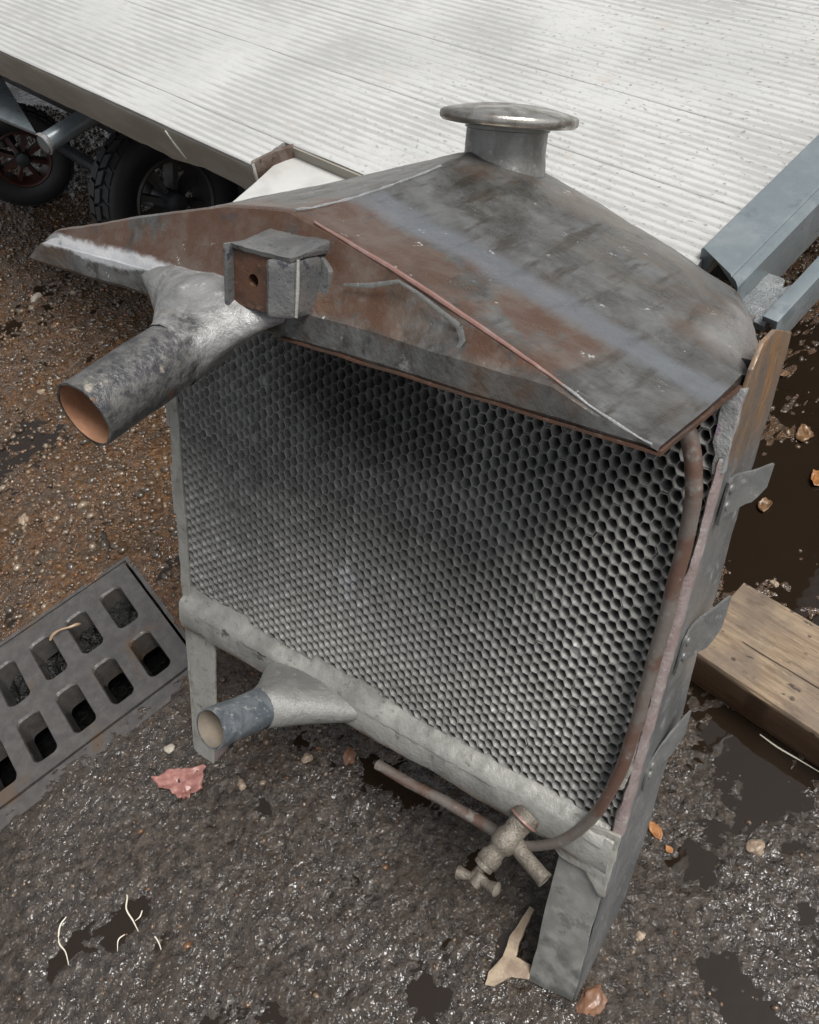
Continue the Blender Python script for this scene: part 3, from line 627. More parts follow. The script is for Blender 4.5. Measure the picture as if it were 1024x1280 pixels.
# solder smears along the core's lower edge
g=G(); XS=np.linspace(.0,.50,150); v=[]
for x in XS:
    e=.004+.006*max(0,mn.noise(Vector((x*90,0,0))))+.004*mn.noise(Vector((x*17,2,0)))+(.008 if x<.09 else 0)+(.006 if .18<x<.26 else 0)
    v+= [(x,-.0125,-.012),(x,-.0115,-.003),(x,-.0025,.0+e*.4),(x,-.0006,e),(x,.003,e-.001)]
g.add(v,[(i*5+j,(i+1)*5+j,(i+1)*5+j+1,i*5+j+1) for i in range(len(XS)-1) for j in range(4)]); g.build('lower_solder_seam',m_tank,ra_,wob=.0007,wf=120,sharp=60)
# ---- header tank
def Ps(s):
    if s<0: return float(np.interp(-s,[0,.2,.515,.85,.93,1.0],[.4508,.4470,.4285,.4070,.3935,.3812]))
    s=abs(s); xp=[0,.33,.55,.72,.86,.95,1.0]; yp=[.4508,.4300,.4145,.4020,.3900,.3842,.3825]
    return float(np.interp(s,xp,yp))
def Pss(s): return sum(Ps(s+d)*w for d,w in ((-.02,.25),(0,.5),(.02,.25)))
def Rs(s): return float(np.interp(abs(s),[0,.15,.44,.7,.85,.95,1.0],[.4780,.4680,.4465,.4255,.4120,.4040,.4000]))
def Rss(s): return sum(Rs(s+d)*w for d,w in ((-.03,.25),(0,.5),(.03,.25)))
def roof(s,w,cv):
    t=min(1,max(0,(.095-w)/.185))**1.5; v=cv+(Rss(s)-cv)*t*((1-.75*abs(s)**8*sm(w,.0,.09)) if s<0 else 1)
    if w<-.12: v-= .004*((-w-.12)/.05)
    return v
def sm(x,a,b): t=min(1,max(0,(x-a)/(b-a))); return t*t*(3-2*t)
def wc(s): return .107+.025*min(1,abs(s)**1.3)
LT=.3995; VB=.380
def kf(w): return float(np.interp(w,[-.175,-.15,-.12,-.06,0,.06,.14],[1.17,1.24,1.25,1.17,1.06,1.0,1.0]))
def hw(w): return .257-.040*sm(-w,.0,.19)**1.25
ns=96; NS=np.linspace(-1,1,ns+1); ringsH=[]
for s in NS:
    cv=Pss(s) if abs(s)<.97 else Ps(s); c=wc(s); sec=[]
    lt=min(LT-.004*abs(s),cv-.0012)
    def pt(w,v): u=.2495+s*hw(w); return L3(u,v,w)
    sec.append(pt(-.150,VB)); sec.append(pt(0,VB)); sec.append(pt(.10,VB)); sec.append(pt(.1305,VB)); sec.append(pt(.1318,VB+.002)); 
    sec.append(pt(.1316,VB+(lt-VB)*.6)); sec.append(pt(.1312,lt)); tq=min(.1285,max(c+.0005,.1285)); sec.append(pt(.1300 if lt>VB+.008 else .131,lt+.0008))
    sec.append(pt(.5*(c+.1285),.5*(cv+lt))); sec.append(pt(c+.0012,cv-.0012)); sec.append(pt(c-.0016,cv+.0002))
    for w in np.linspace(.095,-.135,16):
        ww=min(w,c-.004); v=roof(s,ww,cv)
        v+= .0012*math.exp(-((ww+.0)/.006)**2)-.0009*math.exp(-((ww-.012)/.005)**2)      # soldered lap across the roof
        v-= .016*sm(-ww,-.01,.04)*max(0,(abs(s)-.90)/.10)**2
        sec.append(pt(ww,v))
    vt=roof(s,-.15,cv)-.016*max(0,(abs(s)-.90)/.10)**2; sec.append(pt(-.152,vt-.0015)); sec.append(pt(-.166,vt-.006)); sec.append(pt(-.173,vt-.014 if vt-.014>VB+.003 else VB+.003)); sec.append(pt(-.172,VB+.001))
    ringsH.append(sec)
g=G(); m=len(ringsH[0]); v=[p for r in ringsH for p in r]
f=[(i*m+j,(i+1)*m+j,(i+1)*m+(j+1)%m,i*m+(j+1)%m) for i in range(ns) for j in range(m)]+[tuple(range(m)),tuple(ns*m+j for j in range(m-1,-1,-1))]
g.add(v,f); hd=g.build('header_tank',m_head,ra_,sharp=28,wob=.0011,wf=26)
# left, upper soldered lip (bright weld) along the front
def seg_on(pxs,w,r,name,mat,sub=8,flat=.16,par=ra_,wb=.0005):
    P=[]
    for i,(x,y) in enumerate(pxs):
        ww=w[i] if hasattr(w,'__len__') else w; u,vv=on_w(x,y,ww); P.append(L3(u,vv,ww))
    P=(catmull(P,sub) if sub>1 else P); rr=[ (r if not hasattr(r,'__len__') else np.interp(i/(len(P)-1),np.linspace(0,1,len(r)),r))*(1+.25*mn.noise(Vector((i*.37,len(pxs),3)))) for i in range(len(P))]
    g=G(); tube(g,P,rr,10); g.v=[(q[0],P[i//10][1]+(q[1]-P[i//10][1])*flat,q[2]) for i,q in enumerate(g.v)]; return g.build(name,mat,par,wob=wb,wf=90)
#seg_on([(128,290),(160,303),(200,318),(240,336),(285,356)],.1300,[.001,.0026,.003,.0034,.003],'weld_bead',m_weld)
# pink bare copper line on the crease
def crease(s0,s1,n): return [L3(.2495+s*hw(wc(s)),Pss(s)+.0002,wc(s)) for s in np.linspace(s0,s1,n)]
g=G(); tube(g,crease(.07,.80,40),[.0008+.0010*math.sin(math.pi*min(1,i/39*1.05)) for i in range(40)],8); g.build('copper_crease',m_pink,ra_,wob=.0004,wf=60)
g=G(); tube(g,crease(.78,.985,14),[.0008+.0002*math.sin(i) for i in range(14)],8); g.build('soldered_crease',m_weld,ra_,wob=.0003,wf=90)
g=G(); tube(g,[L3(.2500,roof(0,w,Pss(0))+.0003,w) for w in np.linspace(.1055,-.05,24)],[.0010+.0003*math.sin(i*2) for i in range(24)],8); g.build('ridge_seam',m_weld,ra_,wob=.0003,wf=90)
# copper bottom edges
g=G(); 
box(g,.262,.508,-.1322,-.1295,.3788,.3802); g.build('copper_edge',m_coppedge,ra_,sub=.02,wob=.0007,wf=50)
g=G(); box(g,.5058,.5078,-.1320,-.001,.3786,.3812); g.build('copper_edge',m_coppedge,ra_,sub=.02,wob=.0007,wf=50)
# soldered patch lines on the front face
seg_on([(430,356),(462,357),(498,352),(520,365),(548,387),(574,408)],[.124]*6,[.0008,.0016,.0012,.0010,.0014,.0020],'solder_line',m_grey,sub=1,wb=.0003)
seg_on([(574,408),(578,425),(570,440),(540,436),(508,426),(488,420)],[.127]*6,[.0024,.0020,.0014,.0012,.0010,.0006],'solder_line',m_grey,sub=1,wb=.0003)
#seg_on([(298,258),(310,278),(318,296),(330,306)],[.118]*4,[.0009,.0011,.0013,.001],'solder_line',m_weld)
#seg_on([(852,440),(885,458),(915,472),(928,478)],[.03,.025,.015,.005],[.0012,.0016,.0022,.003],'solder_line',m_weld)
# small blobs of solder
for (x,y,w,r) in ((805,378,-.03,.005),(818,383,-.03,.004),(600,302,.0,.003),(690,230,-.08,.002)):
    u,vv=on_w(x,y,w)
# ---- filler neck and cap
NC=(.263,.120)
g=G(); lathe(g,[(.0345,.455),(.0325,.472),(.0318,.477),(.0318,.482),(.0316,.4935),(.0330,.4942),(.0330,.4965),(.030,.4965),(.030,.46)],(NC[0],NC[1],0),(0,0,1),48); nk=g.build('filler_neck',m_grey,ra_,sharp=50,wob=.0006,wf=40)
g=G(); lathe(g,[(.033,.4965),(.045,.4972),(.0510,.4980),(.0531,.4998),(.0536,.5022),(.0531,.5046),(.0512,.5060),(.045,.5076),(.033,.5100),(.017,.5118),(.0006,.5124)],(NC[0],NC[1],0),(0,0,1),180,close=(True,True),mod=lambda j,k:1-(.008 if (j in(3,4,5) and k%2) else 0)); cp=g.build('filler_cap',m_cap,ra_,sharp=75)
cp.rotation_euler=(0,0,0)
# ---- upper outlet
def ell(c,a,b,dirv=None,n=40,p=2.):
    if dirv is None:
        return [L3(c[0]+a*math.cos(2*math.pi*k/n),c[1]+b*math.sin(2*math.pi*k/n),c[2]) for k in range(n)]
    A,B,D=frame_of(dirv,(1,0,0)); 
    return [tuple(np.array(L3(*c))+ (B*math.cos(2*math.pi*k/n))*a+(A*math.sin(2*math.pi*k/n))*b*(1)) for k in range(n)]
def outlet(name,mouth,back,r,root,mat,rootmat,inmat,k0,ninner=.06):
    mouth=np.array(mouth);back=np.array(back)
    ax=(mouth-back)/np.linalg.norm(mouth-back); axl=np.array(L3(*ax))
    ex=np.array([1.,0,0]); ex=ex-axl*(ex@axl); ex/=np.linalg.norm(ex); ez=np.cross(ex,axl); 
    if ez[2]<0: ez=-ez
    n=40
    def ring(c,a,b): return [tuple(np.array(L3(*c))+ex*a*math.cos(2*math.pi*k/n)+ez*b*math.sin(2*math.pi*k/n)) for k in range(n)]
    P=[back+(mouth-back)*t for t in np.linspace(0,1,12)]
    R=[ring(p,r*(1+.0*i),r) for i,p in enumerate(P)]
    R[-1]=[tuple(np.array(p)+axl*.0012*mn.noise(Vector((k*.35,r*100,0)))) for k,p in enumerate(R[-1])]
    R.append([tuple(np.array(p)+(np.array(L3(*mouth))-np.array(p))*.075) for p in R[-1]])
    g=G(); rings(g,R); pp=g.build(name,mat,ra_,wob=.0007,wf=45,sharp=50)
    Q=[ring(mouth-ax*t,r*.925,r*.925) for t in (0.0004,.01,.03,ninner)]
    g=G(); rings(g,Q,close1=True); g.build('bore',inmat,pp,sharp=50)
    # flared root
    R=[]
    for (c,a,b,t) in root:
        r1=[np.array(L3(c[0]+a*math.cos(2*math.pi*k/n),c[1]+b*math.sin(2*math.pi*k/n),c[2])) for k in range(n)]
        if t>0:
            r2=[np.array(q) for q in ring(back+(mouth-back)*k0,r*1.02,r*1.02)]; r1=[a_*(1-t)+b_*t for a_,b_ in zip(r1,r2)]
        R.append([tuple(p) for p in r1])
    g=G(); rings(g,R,close0=True); g.build('flared_root',rootmat,ra_,wob=.0018,wf=48,sharp=60)
mu=on_w(105,519,.245); bk=(mu[0]-.004,mu[1]+.028,.150)
outlet('upper_hose_pipe',(mu[0],mu[1],.245),bk,.0206,[((.199,.394,.120),.068,.013,0),((.200,.3925,.1335),.066,.0135,0),((.203,.389,.140),.055,.017,0),((.207,.383,.149),.041,.020,.1),((.211,.374,.160),.029,.0215,.45),((.213,.368,.17),.022,.021,1.)],m_pipeup,m_pipeup,m_copper_in,.32)
ml=on_w(263,911,.128)
outlet('lower_hose_pipe',(ml[0],ml[1],.128),(.176,-.020,.045),.0190,[((.187,-.023,.0085),.062,.0185,0),((.186,-.023,.015),.058,.0192,0),((.184,-.021,.028),.047,.0205,0),((.181,-.019,.044),.034,.0215,.15),((.178,-.016,.060),.024,.0210,.5),((.176,-.014,.070),.021,.0200,1.)],m_bluepipe,m_tank2,m_brass_in,.30)
# ---- mounting bracket
mb=empty('mounting_bracket',(-.0105,.008,-.0035)); mb.parent=ra_
def bp(x,y,w): u,v=on_w(x,y,w); return L3(u,v,w)
bw=.158
c=[bp(277,288,bw),bp(284,387,bw),bp(338,379,bw),bp(341,305,bw)]
g=G(); box(g,.2440,.2472,-.1580,-.118,.400,.4370); g.build('flange',m_brk,mb,bevel=.0010,sub=.006,wob=.0003,wf=60)
bm=bmesh.new(); hw_=[(.2474,.4010),(.2800,.4010),(.2800,.4346),(.2474,.4346)]; vs=[bm.verts.new(L3(a,b,.1525)) for a,b in hw_]; es=[bm.edges.new((vs[i],vs[(i+1)%4])) for i in range(4)]
hc=(.2635,.4180); hr=.0040; hv=[bm.verts.new(L3(hc[0]+hr*math.cos(t*math.pi/8),hc[1]+hr*math.sin(t*math.pi/8),.1525)) for t in range(16)]; es+= [bm.edges.new((hv[i],hv[(i+1)%16])) for i in range(16)]
bmesh.ops.triangle_fill(bm,edges=es,use_beauty=True)
for f_ in [f_ for f_ in bm.faces if all(v in hv for v in f_.verts)]: bm.faces.remove(f_)
lo=[bm.verts.new(v.co+Vector((0,.010,0))) for v in hv]
for i in range(16): bm.faces.new((hv[i],hv[(i+1)%16],lo[(i+1)%16],lo[i]))
bm.faces.new(lo)
me=bpy.data.meshes.new('m'); bm.to_mesh(me); bm.free(); me.materials.append(m_brownplate); link('drilled_plate',me,mb)
g=G(); prism(g,[L3(.2785,.4010,.1575),L3(.2820,.4010,.1590),L3(.2955,.4015,.1520),L3(.2960,.4015,.1290),L3(.2785,.4010,.12)],L3(0,.0330,0)); g.build('block',m_brk,mb,bevel=.0024,sub=.005,wob=.0005,wf=60)
g=G(); prism(g,[L3(.290,.3985,.1370),L3(.3045,.399,.1345),L3(.3020,.4270,.1290),L3(.2900,.4350,.1250)],(0,.012,0)); g.build('base_plate',m_brk,mb,bevel=.001,sub=.006,wob=.0005,wf=90)
g=G(); prism(g,[L3(.2445,.4346,.1540),L3(.2445,.4362,.1545),L3(.2445,.4380,.141),L3(.2445,.4425,.1180),L3(.2445,.4346,.110)],(.050,0,0)); g.build('weld_pile',m_brk,mb,bevel=.0022,sub=.005,wob=.0007,wf=60)
g=G(); tube(g,[L3(.2958,.4025,.1505),L3(.2962,.420,.1500),L3(.2958,.435,.1490)],[.0010,.0013,.0009],8); g.build('weld_bead',m_pale,mb,wob=.0006,wf=120)
# ---- shell: side panels, flanges, bottom tank, legs
def sheet(pts,du_,name,mat,**k): g=G(); prism(g,pts,(du_,0,0)); return g.build(name,mat,ra_,**k)
g=G(); prism(g,[L3(.5065,-.2245,.0),L3(.5065,.392,.0),L3(.5065,.405,-.012),L3(.5065,.4075,-.035),L3(.5065,.396,-.088),L3(.5065,.338,-.103),L3(.5065,.300,-.097),L3(.5065,-.186,-.097)],(.003,0,0)); g.build('side_panel',m_panel,ra_,bevel=.0006,sub=.025,wob=.0022,wf=12)
g=G(); prism(g,[L3(-.0125,-.045,.0),L3(-.0125,.379,.0),L3(-.0125,.379,-.078),L3(-.0125,-.045,-.078)],(.003,0,0)); g.build('side_panel',m_panel,ra_,sub=.03,wob=.0012,wf=12)
g=G(); prism(g,[L3(-.0130,-.02,.0),L3(.0005,-.02,.0),L3(.0010,.10,.0),L3(-.001,.379,.0),L3(-.0125,.379,.0)],L3(0,0,.003)); g.build('side_flange',m_pale,ra_,bevel=.0006,sub=.012,wob=.0011,wf=45)
g=G(); prism(g,[L3(-.0165,.10,.001),L3(-.0125,.10,.001),L3(-.0125,.16,.001),L3(-.0165,.155,.001)],L3(0,0,.002)); g.build('flange_scrap',m_pale,ra_,wob=.0006,wf=60); g=G(); prism(g,[L3(-.0165,.20,.001),L3(-.0125,.20,.001),L3(-.0125,.27,.001),L3(-.0155,.265,.001)],L3(0,0,.002)); g.build('flange_scrap',m_pale,ra_,wob=.0006,wf=60)
# right seam between core and panel
g=G(); Z=np.linspace(.0,.335,70); v=[]
for z_ in Z:
    e=.0010*mn.noise(Vector((z_*60,0,0)))+.0006*mn.noise(Vector((z_*200,4,0)))
    inr=.5035+e+(.002 if z_>.25 else 0)+.0025*(1-sm(z_,.0,.06))*-1
    v+= [(inr,.003,z_),(inr,-.003,z_),(inr+.0015,-.0052,z_),(.5085,-.0045+e,z_),(.5105,-.001,z_),(.5105,.004,z_)]
g.add(v,[(i*6+j,(i+1)*6+j,(i+1)*6+j+1,i*6+j+1) for i in range(len(Z)-1) for j in range(5)]); g.build('edge_seam',m_seam,ra_,wob=.0007,wf=110,sharp=60)
g=G(); prism(g,[L3(.4990,.3785,.0035),L3(.5110,.3810,.0035),L3(.5110,.325,.0035),L3(.5040,.322,.0035),L3(.5025,.335,.0035),L3(.4990,.343,.0035)],L3(0,0,-.006)); g.build('solder_gusset',m_violet,ra_,bevel=.001,sub=.005,wob=.0013,wf=90)
# bottom tank
g=G(); XS=np.linspace(-.0095,.5065,70); pr=[(.002,.0),(.0095,-.003),(.0118,-.008),(.0122,-.030),(.0085,-.0405),(.000,-.0445),(-.070,-.046),(-.078,-.040),(-.078,.0)]
m=len(pr); v=[]
for x in XS:
    k=1-.0*x; bul=1+.10*math.exp(-((x-.435)/.03)**2)
    v+= [(x,-w*(bul if w>.003 else 1),z_*(1+.05*mn.noise(Vector((x*14,z_*9,0))))-.0005) for (w,z_) in pr]
g.add(v,[(i*m+j,(i+1)*m+j,(i+1)*m+(j+1)%m,i*m+(j+1)%m) for i in range(len(XS)-1) for j in range(m)]+[tuple(range(m))[::-1],tuple((len(XS)-1)*m+j for j in range(m))])
g.build('bottom_tank',m_tank,ra_,wob=.0014,wf=40,sharp=40)
# rust scab near the lower outlet
u_,v_=on_w(362,835,.0135)
# legs
rl=G(); prism(rl,[L3(.4625,-.2365,.0),L3(.5072,-.2235,.0),L3(.5072,-.036,.0),L3(.4640,-.036,.0)],L3(0,0,.003)); rl=rl.build('leg',m_dark,ra_,bevel=.0007,sub=.014,wob=.0013,wf=30)
def legmat():
    t=MT('leg_metal'); n1=t.noise(24,6,.65); n2=t.noise(9,5,.6,off=4); c=t.mix(t.mr(n1,.4,.62),(.27,.272,.255),(.38,.38,.355)); c=t.mix(t.mr(n2,.50,.58),c,(.15,.155,.147)); c=t.mix(t.math('MULTIPLY',t.mr(t.noise(30,6,.75,off=17),.55,.62),.6),c,(.14,.14,.135)); c=t.mix(t.mr(t.noise(70,4,.7,off=7),.6,.68),c,(.36,.36,.33))
    return t.out(c,.42,.35,t.bump(n1,.0012))
rl.data.materials[0]=legmat()
g=G(); prism(g,[L3(.455,-.047,.002),L3(.466,-.052,.0045),L3(.490,-.052,.0045),L3(.506,-.072,.004),L3(.5105,-.07,.003),L3(.5105,.004,.004),L3(.492,.003,.006),L3(.455,-.010,.008)],L3(0,0,.0035)); g.build('corner_solder',m_pale,ra_,bevel=.0014,sub=.006,wob=.0016,wf=70)
g=G(); prism(g,[L3(-.0095,-.236,.0),L3(.0215,-.2455,.0),L3(.0290,-.2000,.0),L3(.0335,-.1200,.0),L3(.0360,-.036,.0),L3(-.0095,-.030,.0)],L3(0,0,.003)); ll=g.build('leg',m_pale,ra_,bevel=.0007,sub=.012,wob=.0012,wf=35)
g=G(); prism(g,[L3(.0195,-.2455,.0),L3(.0285,-.1930,.0),L3(.0285,-.1930,-.044),L3(.0195,-.2330,-.044)],(.0028,0,0)); ft=g.build('foot_tab',m_seam,ll,bevel=.0005,sub=.008,wob=.0006,wf=60)
g=G(); lathe(g,[(.0001,.0),(.0052,.0),(.0052,.0012)],(.0280,.022,-.222),(1,0,-.15),16); g.build('bolt_hole',bm_,ll)
g=G(); box(g,-.0125,-.0095,-.0028,.012,-.236,-.03); g.build('leg_side',m_pale,ll,sub=.02,wob=.0008,wf=40)
#seg_on([(238,765),(246,760),(262,768),(272,790),(290,790)],.0105,[.006,.007,.0065,.005,.004],'corner_solder',m_pale,wb=.002)
# ---- side straps
def strap(bl,br_,tl,tr_,nm,rough=1):
    # stations: base on the panel, then curling outward; given photo points of both edges
    wb=-.022; wt=-.064
    ub,vb=.5098,on_w(*bl,wb)[1]; ut,vtp=on_w(*tr_,wt); vb2=on_w(*tl,wb)[1]; vtb=on_w(*br_,wt)[1]
    S_=[]
    for t in np.linspace(0,1,12):
        u=.5100+(ut-.5100)*(t**2.2); w=wb+(wt-wb)*t; wv=.0016*math.sin(t*7)
        v0=vb+(vtb-vb)*t; v1=vb2+(vtp-vb2)*t+wv
        if t>.85: q=(t-.85)/.15; v0+=(v1-v0)*.35*q
        S_.append((u,w,v0,v1))
    g=G(); v=[];th=.0022
    for (u,w,v0,v1) in S_: v+= [L3(u,v0,w),L3(u,v1,w),L3(u+th*.8,v1,w-th*.6+th*1.0),L3(u+th*.8,v0,w+th*.4)]
    n=len(S_); g.add(v,[(i*4+j,(i+1)*4+j,(i+1)*4+(j+1)%4,i*4+(j+1)%4) for i in range(n-1) for j in range(4)]+[(0,1,2,3),tuple((n-1)*4+j for j in (3,2,1,0))])
    o=g.build('side_strap',m_brk2,ra_,wob=.0007,wf=70,sharp=50)
    return o,S_
m_brk2=metal_mat('strap_metal',(.20,.205,.20),(.15,.155,.157),(.30,.295,.28),.35,(.3,.5),32,.0005)
for a in (((900,657),(953,622),(905,602),(965,580)),((846,845),(886,800),(852,800),(912,745)),((797,984),(850,935),(802,962),(862,888))):
    o,S_=strap(a[0],a[1],a[2],a[3],'')
    for q in (.32,.72):
        u,w,v0,v1=S_[2]; v=v0+(v1-v0)*q; g=G(); lathe(g,[(.0040,0),(.0038,.0012),(.0022,.0022),(.0001,.0025)],L3(u+.0012,v,w),(1,0,0),12); g.build('rivet',m_brk2,o)
# ---- overflow pipe
P=[]
for (x,y,w) in ((835,505,.010),(857,535,.014),(866,575,.014),(867,620,.012),(858,670,.011),(846,720,.011),(826,795,.011),(805,870,.011),(788,930,.012),(765,985,.013),(737,1026,.013),(705,1049,.013),(675,1057,.013),(652,1057,.016)):
    u,v=on_w(x,y,w); P.append(L3(u,v,w))
P=catmull(P,5); g=G(); tube(g,P,[.0058-.0014*i/len(P) for i in range(len(P))],14); g.build('overflow_pipe',m_coppipe,ra_,wob=.0006,wf=40)
seg_on([(862,905),(845,0)][:0] or [(800,905),(788,935),(780,962),(772,985)],.006,[.003,.005,.006,.004],'solder_patch',m_pale,wb=.0018)
# ---- drain cock
dc=empty('drain_cock',(0,0,0)); dc.parent=ra_
s0=np.array(bp(657,1022,.012)); e0=np.array(bp(603,1084,.052)); ax=e0-s0; Lx=np.linalg.norm(ax); ax/=Lx
g=G(); lathe(g,[(.0125,-.006),(.0130,.0),(.0125,.004),(.0105,.006),(.0100,.014),(.0088,.015)],tuple(s0),tuple(ax),28); g.build('collar',m_tap,dc,wob=.0004,wf=80)
g=G(); lathe(g,[(.0128,.0015),(.0136,.002),(.0136,.0035),(.0128,.004)],tuple(s0),tuple(ax),28); g.build('copper_ring',m_pink,dc)
g=G(); r=[(.0098,.004),(.0098,.018),(.0112,.020),(.0115,.030),(.0105,.033),(.0082,.035),(.0082,.040),(.0100,.042),(.0100,.050),(.0080,.052),(.0078,Lx*.9),(.0090,Lx*.92),(.0088,Lx),(.004,Lx+.001)]
r=[(a*1.0,min(b,Lx+.001)) for a,b in r]; lathe(g,r,tuple(s0),tuple(ax),28,close=(True,True)); g.build('valve_body',m_tap,dc,wob=.0005,wf=90,sharp=50)
h0=e0+ax*.010; g=G(); tube(g,[e0-ax*.004,h0+ax*.002],[.0042,.0046],12); tubeP=[np.array(bp(573,1091,.064)),h0*.5+.5*np.array(bp(590,1096,.064)),np.array(bp(600,1101,.064)),np.array(bp(612,1107,.064)),np.array(bp(622,1112,.064))]
g.build('stem',m_tap,dc)
hc_=np.array(bp(598,1099,.060)); g=G()
for (x,y,tx,ty) in ((573,1090,570,1088),(621,1112,624,1118)):
    a=np.array(bp(x,y,.062)); tube(g,[hc_,hc_*.6+a*.4,hc_*.2+a*.8,a,a+(a-hc_)*.10],[.0042,.0036,.0052,.0062,.003],12)
tube(g,[hc_-ax*.006,hc_+ax*.006],[.006,.0055],14); g.build('wing_handle',m_tap,dc,wob=.0005,wf=90)
g=G(); tube(g,[np.array(bp(645,1055,.026)),np.array(bp(655,1070,.030)),np.array(bp(681,1100,.036))],[.0078,.0070,.0068],16); g.build('spout',m_tap,dc,wob=.0004,wf=90)
g=G(); a=np.array(bp(681,1100,.036)); b=np.array(bp(655,1070,.030)); d_=(a-b)/np.linalg.norm(a-b); lathe(g,[(.0072,-.003),(.0074,.0004),(.0052,.0006),(.005,-.006)],tuple(a),tuple(d_),18,close=(False,True)); g.build('spout_mouth',m_tap,dc)
g=G(); tube(g,catmull([np.array(bp(640,1052,.008)),np.array(bp(605,1030,.002)),np.array(bp(560,1004,.0)),np.array(bp(515,980,.0)),np.array(bp(472,956,.0))],6),[.0060-.0008*i/24 for i in range(25)],14); g.build('drain_pipe',m_coppipe,dc,wob=.0006,wf=40)
# ================================================================= SMALL THINGS ON THE GROUND
def simple(name,base,second,rough=.45,sc=90,coat=.2):
    t=MT(name); n=t.noise(sc,5,.65); return t.out(t.mix(t.mr(n,.35,.65),base,second),rough,0,t.bump(n,.0012),coat,.1)
m_st=[simple('orange_brown_stone',(.22,.11,.06),(.15,.085,.055)),simple('tan_stone',(.30,.23,.16),(.20,.15,.11)),simple('grey_stone',(.16,.155,.15),(.10,.10,.10)),simple('pale_stone',(.38,.34,.28),(.26,.23,.19))]
def stone(x,y,r,mi,label,flat=.5):
    p=on_z(x,y,.002); bm=bmesh.new(); bmesh.ops.create_icosphere(bm,subdivisions=4,radius=1); sd_=random.uniform(0,50)
    a=random.uniform(.65,1)
    for v in bm.verts:
        n=mn.noise(v.co*1.2+Vector((sd_,0,0)))*.45+mn.noise(v.co*3.1+Vector((sd_,3,0)))*.16+mn.noise(v.co*8+Vector((sd_,3,9)))*.06; v.co=v.co*(1+n); v.co=Vector((v.co.x*r,v.co.y*r*a,v.co.z*r*flat))
    me=bpy.data.meshes.new('m'); bm.to_mesh(me); bm.free(); me.materials.append(m_st[mi]); me.polygons.foreach_set('use_smooth',[True]*len(me.polygons)); me.set_sharp_from_angle(angle=math.radians(60))
    o=link('stone',me); zz=float(ground_h(np.array([p[0]]),np.array([p[1]]))[0]); o.location=(p[0],p[1],max(zz,-.001)+r*flat*.25); o.rotation_euler=(0,0,random.uniform(0,6)); tag(o,label,'stone','stones on the wet ground')
stone(740,1252,.015,0,'largest orange brown stone, beside the bottom of the right radiator leg',.4)
stone(436,945,.010,0,'orange brown stone below the middle of the bottom tank')
stone(213,937,.0065,3,'pale grey stone above the pink leaf near the drain grate')
stone(303,982,.0065,1,'pale tan stone right of the pink leaf')
stone(384,948,.0065,1,'tan stone below the lower hose pipe root, left of an orange stone')
stone(945,1058,.0090,1,'tan stone in the wet patch at the lower right')
stone(968,728,.0060,1,'tan stone just behind the timber beam')
stone(30,650,.0105,1,'tan stone at the left edge above the drain grate')
stone(213,512,.0110,3,'pale stone between the upper hose pipe and the core edge')
stone(45,372,.0140,3,'pale stone at the far left below the trailer wheel')
stone(52,490,.0090,1,'small tan stone left of the upper hose pipe mouth')
stone(800,1170,.0050,1,'small tan stone right of the right radiator leg')
stone(320,540,.0,0,'') if 0 else None
def leaf(name,pxs,z,mat,label,cat,curl=.003,th=.0006):
    P=[on_z(x,y,z) for x,y in pxs]; c=sum(P)/len(P); Q=catmull(P+[P[0]],5)[:-1]; rr_=np.linalg.norm(P[0]-c)
    P=[c+(p-c)*(1+.22*mn.noise(Vector((i*.55,c[0]*30,1)))+.10*mn.noise(Vector((i*1.7,c[0]*30,5)))) for i,p in enumerate(Q)]; n=len(P); v=[];f=[]
    K=8
    for k in range(K+1):
        for i,p in enumerate(P):
            t=k/K; q=c+(p-c)*t; q=q.copy(); q[2]=z+curl*(t**2)*(.35+1.0*mn.noise(Vector((i*.22,k*.5,c[0]*40))))+curl*.55*mn.noise(Vector((q[0]*130,q[1]*130,0))); v.append(q)
    for k in range(K):
        for i in range(n): j=(i+1)%n; f.append((k*n+i,k*n+j,(k+1)*n+j,(k+1)*n+i))
    v=[tuple(p-c*np.array([1,1,0])) for p in v]
    g=G(); g.add(v,f); o=g.build(name,mat,None,sharp=80); o.location=(c[0],c[1],0)
    s=o.modifiers.new('s','SOLIDIFY'); s.thickness=th; tag(o,label,cat); return o
m_pinkleaf=simple('pink_wet_leaf',(.36,.18,.155),(.25,.11,.09),.3,90)
m_orleaf=simple('orange_wet_leaf',(.34,.15,.05),(.22,.09,.03),.3,90); m_brleaf=simple('brown_wet_leaf',(.12,.065,.03),(.19,.11,.055),.35,90)
leaf('leaf',[(193,972),(215,963),(232,962),(255,958),(258,972),(250,988),(238,996),(228,1000),(214,990),(200,984)],.0035,m_pinkleaf,'crumpled wet pink leaf below the left radiator leg','leaf',.006)
leaf('leaf',[(812,1026),(820,1030),(828,1038),(826,1050),(818,1045),(811,1036)],.003,m_orleaf,'bright orange leaf scrap right of the right radiator leg','leaf',.0012)
leaf('leaf',[(832,1056),(840,1060),(841,1066),(833,1064)],.003,m_orleaf,'smallest orange scrap, just below the bright orange one','leaf',.0008)
leaf('leaf',[(968,463),(978,462),(988,467),(982,471),(970,469)],.002,m_brleaf,'tan leaf in the dark puddle nearest the trailer rail','leaf',.004)
leaf('leaf',[(1002,530),(1012,536),(1016,545),(1005,552),(994,546)],.002,m_brleaf,'crumpled tan leaf at the right edge of the dark puddle','leaf',.005)
leaf('leaf',[(1016,588),(1028,590),(1030,604),(1018,608),(1014,598)],.002,m_orleaf,'orange leaf cut off by the right edge of the photo','leaf',.004)
leaf('leaf',[(948,628),(958,622),(964,630),(956,640),(948,636)],.002,m_brleaf,'brown leaf right of the upper side strap','leaf',.004)
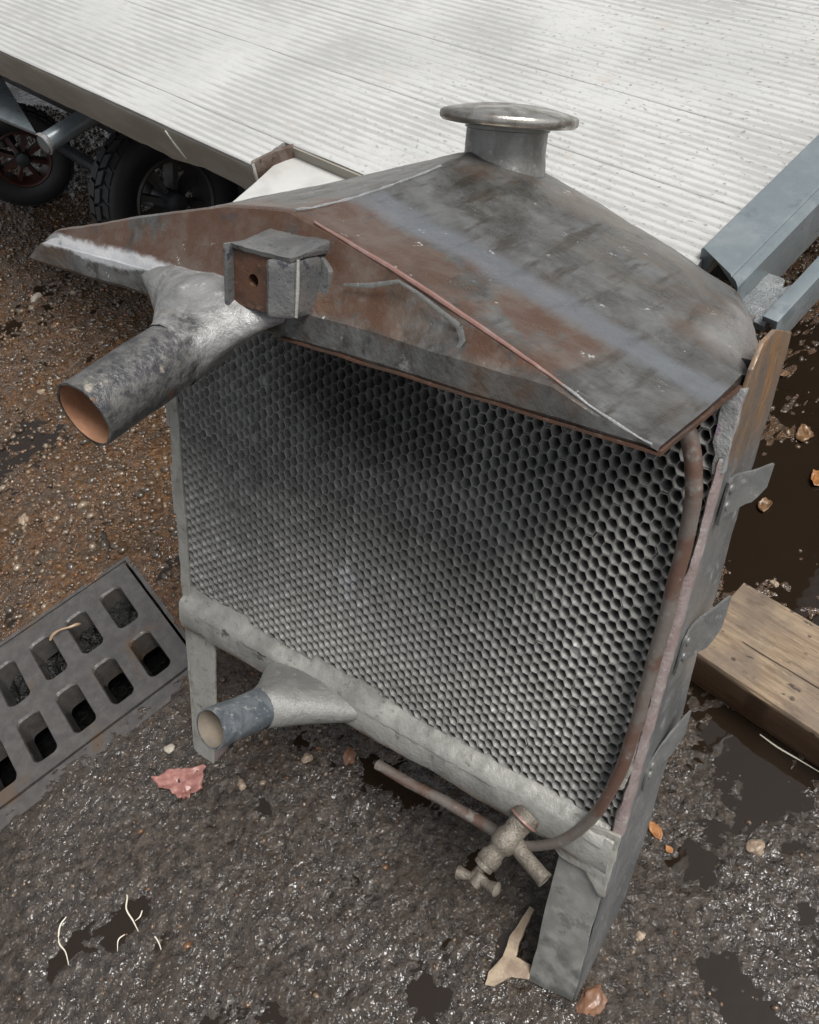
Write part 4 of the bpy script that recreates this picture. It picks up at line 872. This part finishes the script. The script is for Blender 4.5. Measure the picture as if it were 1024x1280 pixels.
# wooden splinter by the right foot
m_spl=simple('pale_split_wood',(.36,.285,.20),(.20,.145,.10),.5,60,.2)
P=[on_z(x,y,.004) for x,y in ((663,1134),(669,1138),(650,1180),(646,1198),(664,1206),(662,1226),(640,1222),(618,1234),(607,1232),(612,1216),(630,1196),(638,1172))]; c=sum(P)/len(P)
g=G(); prism(g,[tuple(p-c) for p in P],(0,0,.004)); o=g.build('wood_splinter',m_spl,None,bevel=.0006,sub=.006,wob=.001,wf=120); o.location=(c[0],c[1],.005); tag(o,'pale split piece of wood by the right radiator foot','wood')
# twig on the grate
P=[Vector(on_z(x,y,zz)) for x,y,zz in ((63,800,.0),(67,793,.006),(76,787,.010),(87,784,.010),(95,781,.007),(100,780,.002))]; c=P[0].copy()
g=G(); tube(g,catmull([np.array(p-c) for p in P],4),[.0018+.0006*math.sin(i*.5) for i in range(21)],8); o=g.build('twig',simple('pale_twig',(.42,.29,.18),(.30,.20,.13)),None); o.location=c; tag(o,'pale curved twig bridging two slots of the drain grate','twig')
# dark knob by the grate corner
P=[Vector(on_z(x,y,.003)) for x,y in ((128,664),(131,672),(136,682),(135,692),(131,702))]; c=P[0].copy()
g=G(); tube(g,catmull([np.array(p-c) for p in P],4),[.002,.003,.0045,.0048,.004,.003,.0026,.003,.0024,.002,.002,.0024,.0028,.0022,.0018,.0015,.001],8); o=g.build('stick',simple('black_stick',(.02,.018,.016),(.035,.03,.026),.2),None,wob=.0008,wf=120); o.location=c; tag(o,'short black stick at the far corner of the drain grate','stick')
# thin pale tubes standing in for bright reflections on the puddles
m_glint=simple('pale_glint',(.62,.57,.46),(.70,.66,.56),.3,40)
def glint_tube(pxs,r,label):
    P=[Vector(on_z(x,y,.0005)) for x,y in pxs]; c=P[0].copy(); Q=catmull([np.array(p-c) for p in P],5); g=G(); tube(g,Q,[r*(.5+.5*math.sin(math.pi*min(1,(i+2)/len(Q)))) for i in range(len(Q))],8); o=g.build('glint_tube',m_glint,None); o.location=c; tag(o,label,'glint_tube','modelled glints in the puddles')
glint_tube([(150,1112),(159,1119),(158,1136),(166,1150),(170,1158),(174,1166)],.0009,'longest modelled glint in the middle puddle at lower left')
glint_tube([(178,1138),(175,1146),(169,1151)],.0007,'short modelled glint joining the longest one on its right')
glint_tube([(156,1168),(148,1175),(147,1189)],.0007,'short curved modelled glint under the longest one')
glint_tube([(190,1166),(198,1177),(203,1192)],.0008,'modelled glint in the small puddle furthest right of the three')
glint_tube([(83,1146),(75,1158),(74,1178),(82,1190),(86,1206)],.0009,'modelled glint in the leftmost small puddle')
glint_tube([(950,918),(972,934),(996,948),(1026,966)],.0010,'thin white modelled glint along the foot of the timber beam')
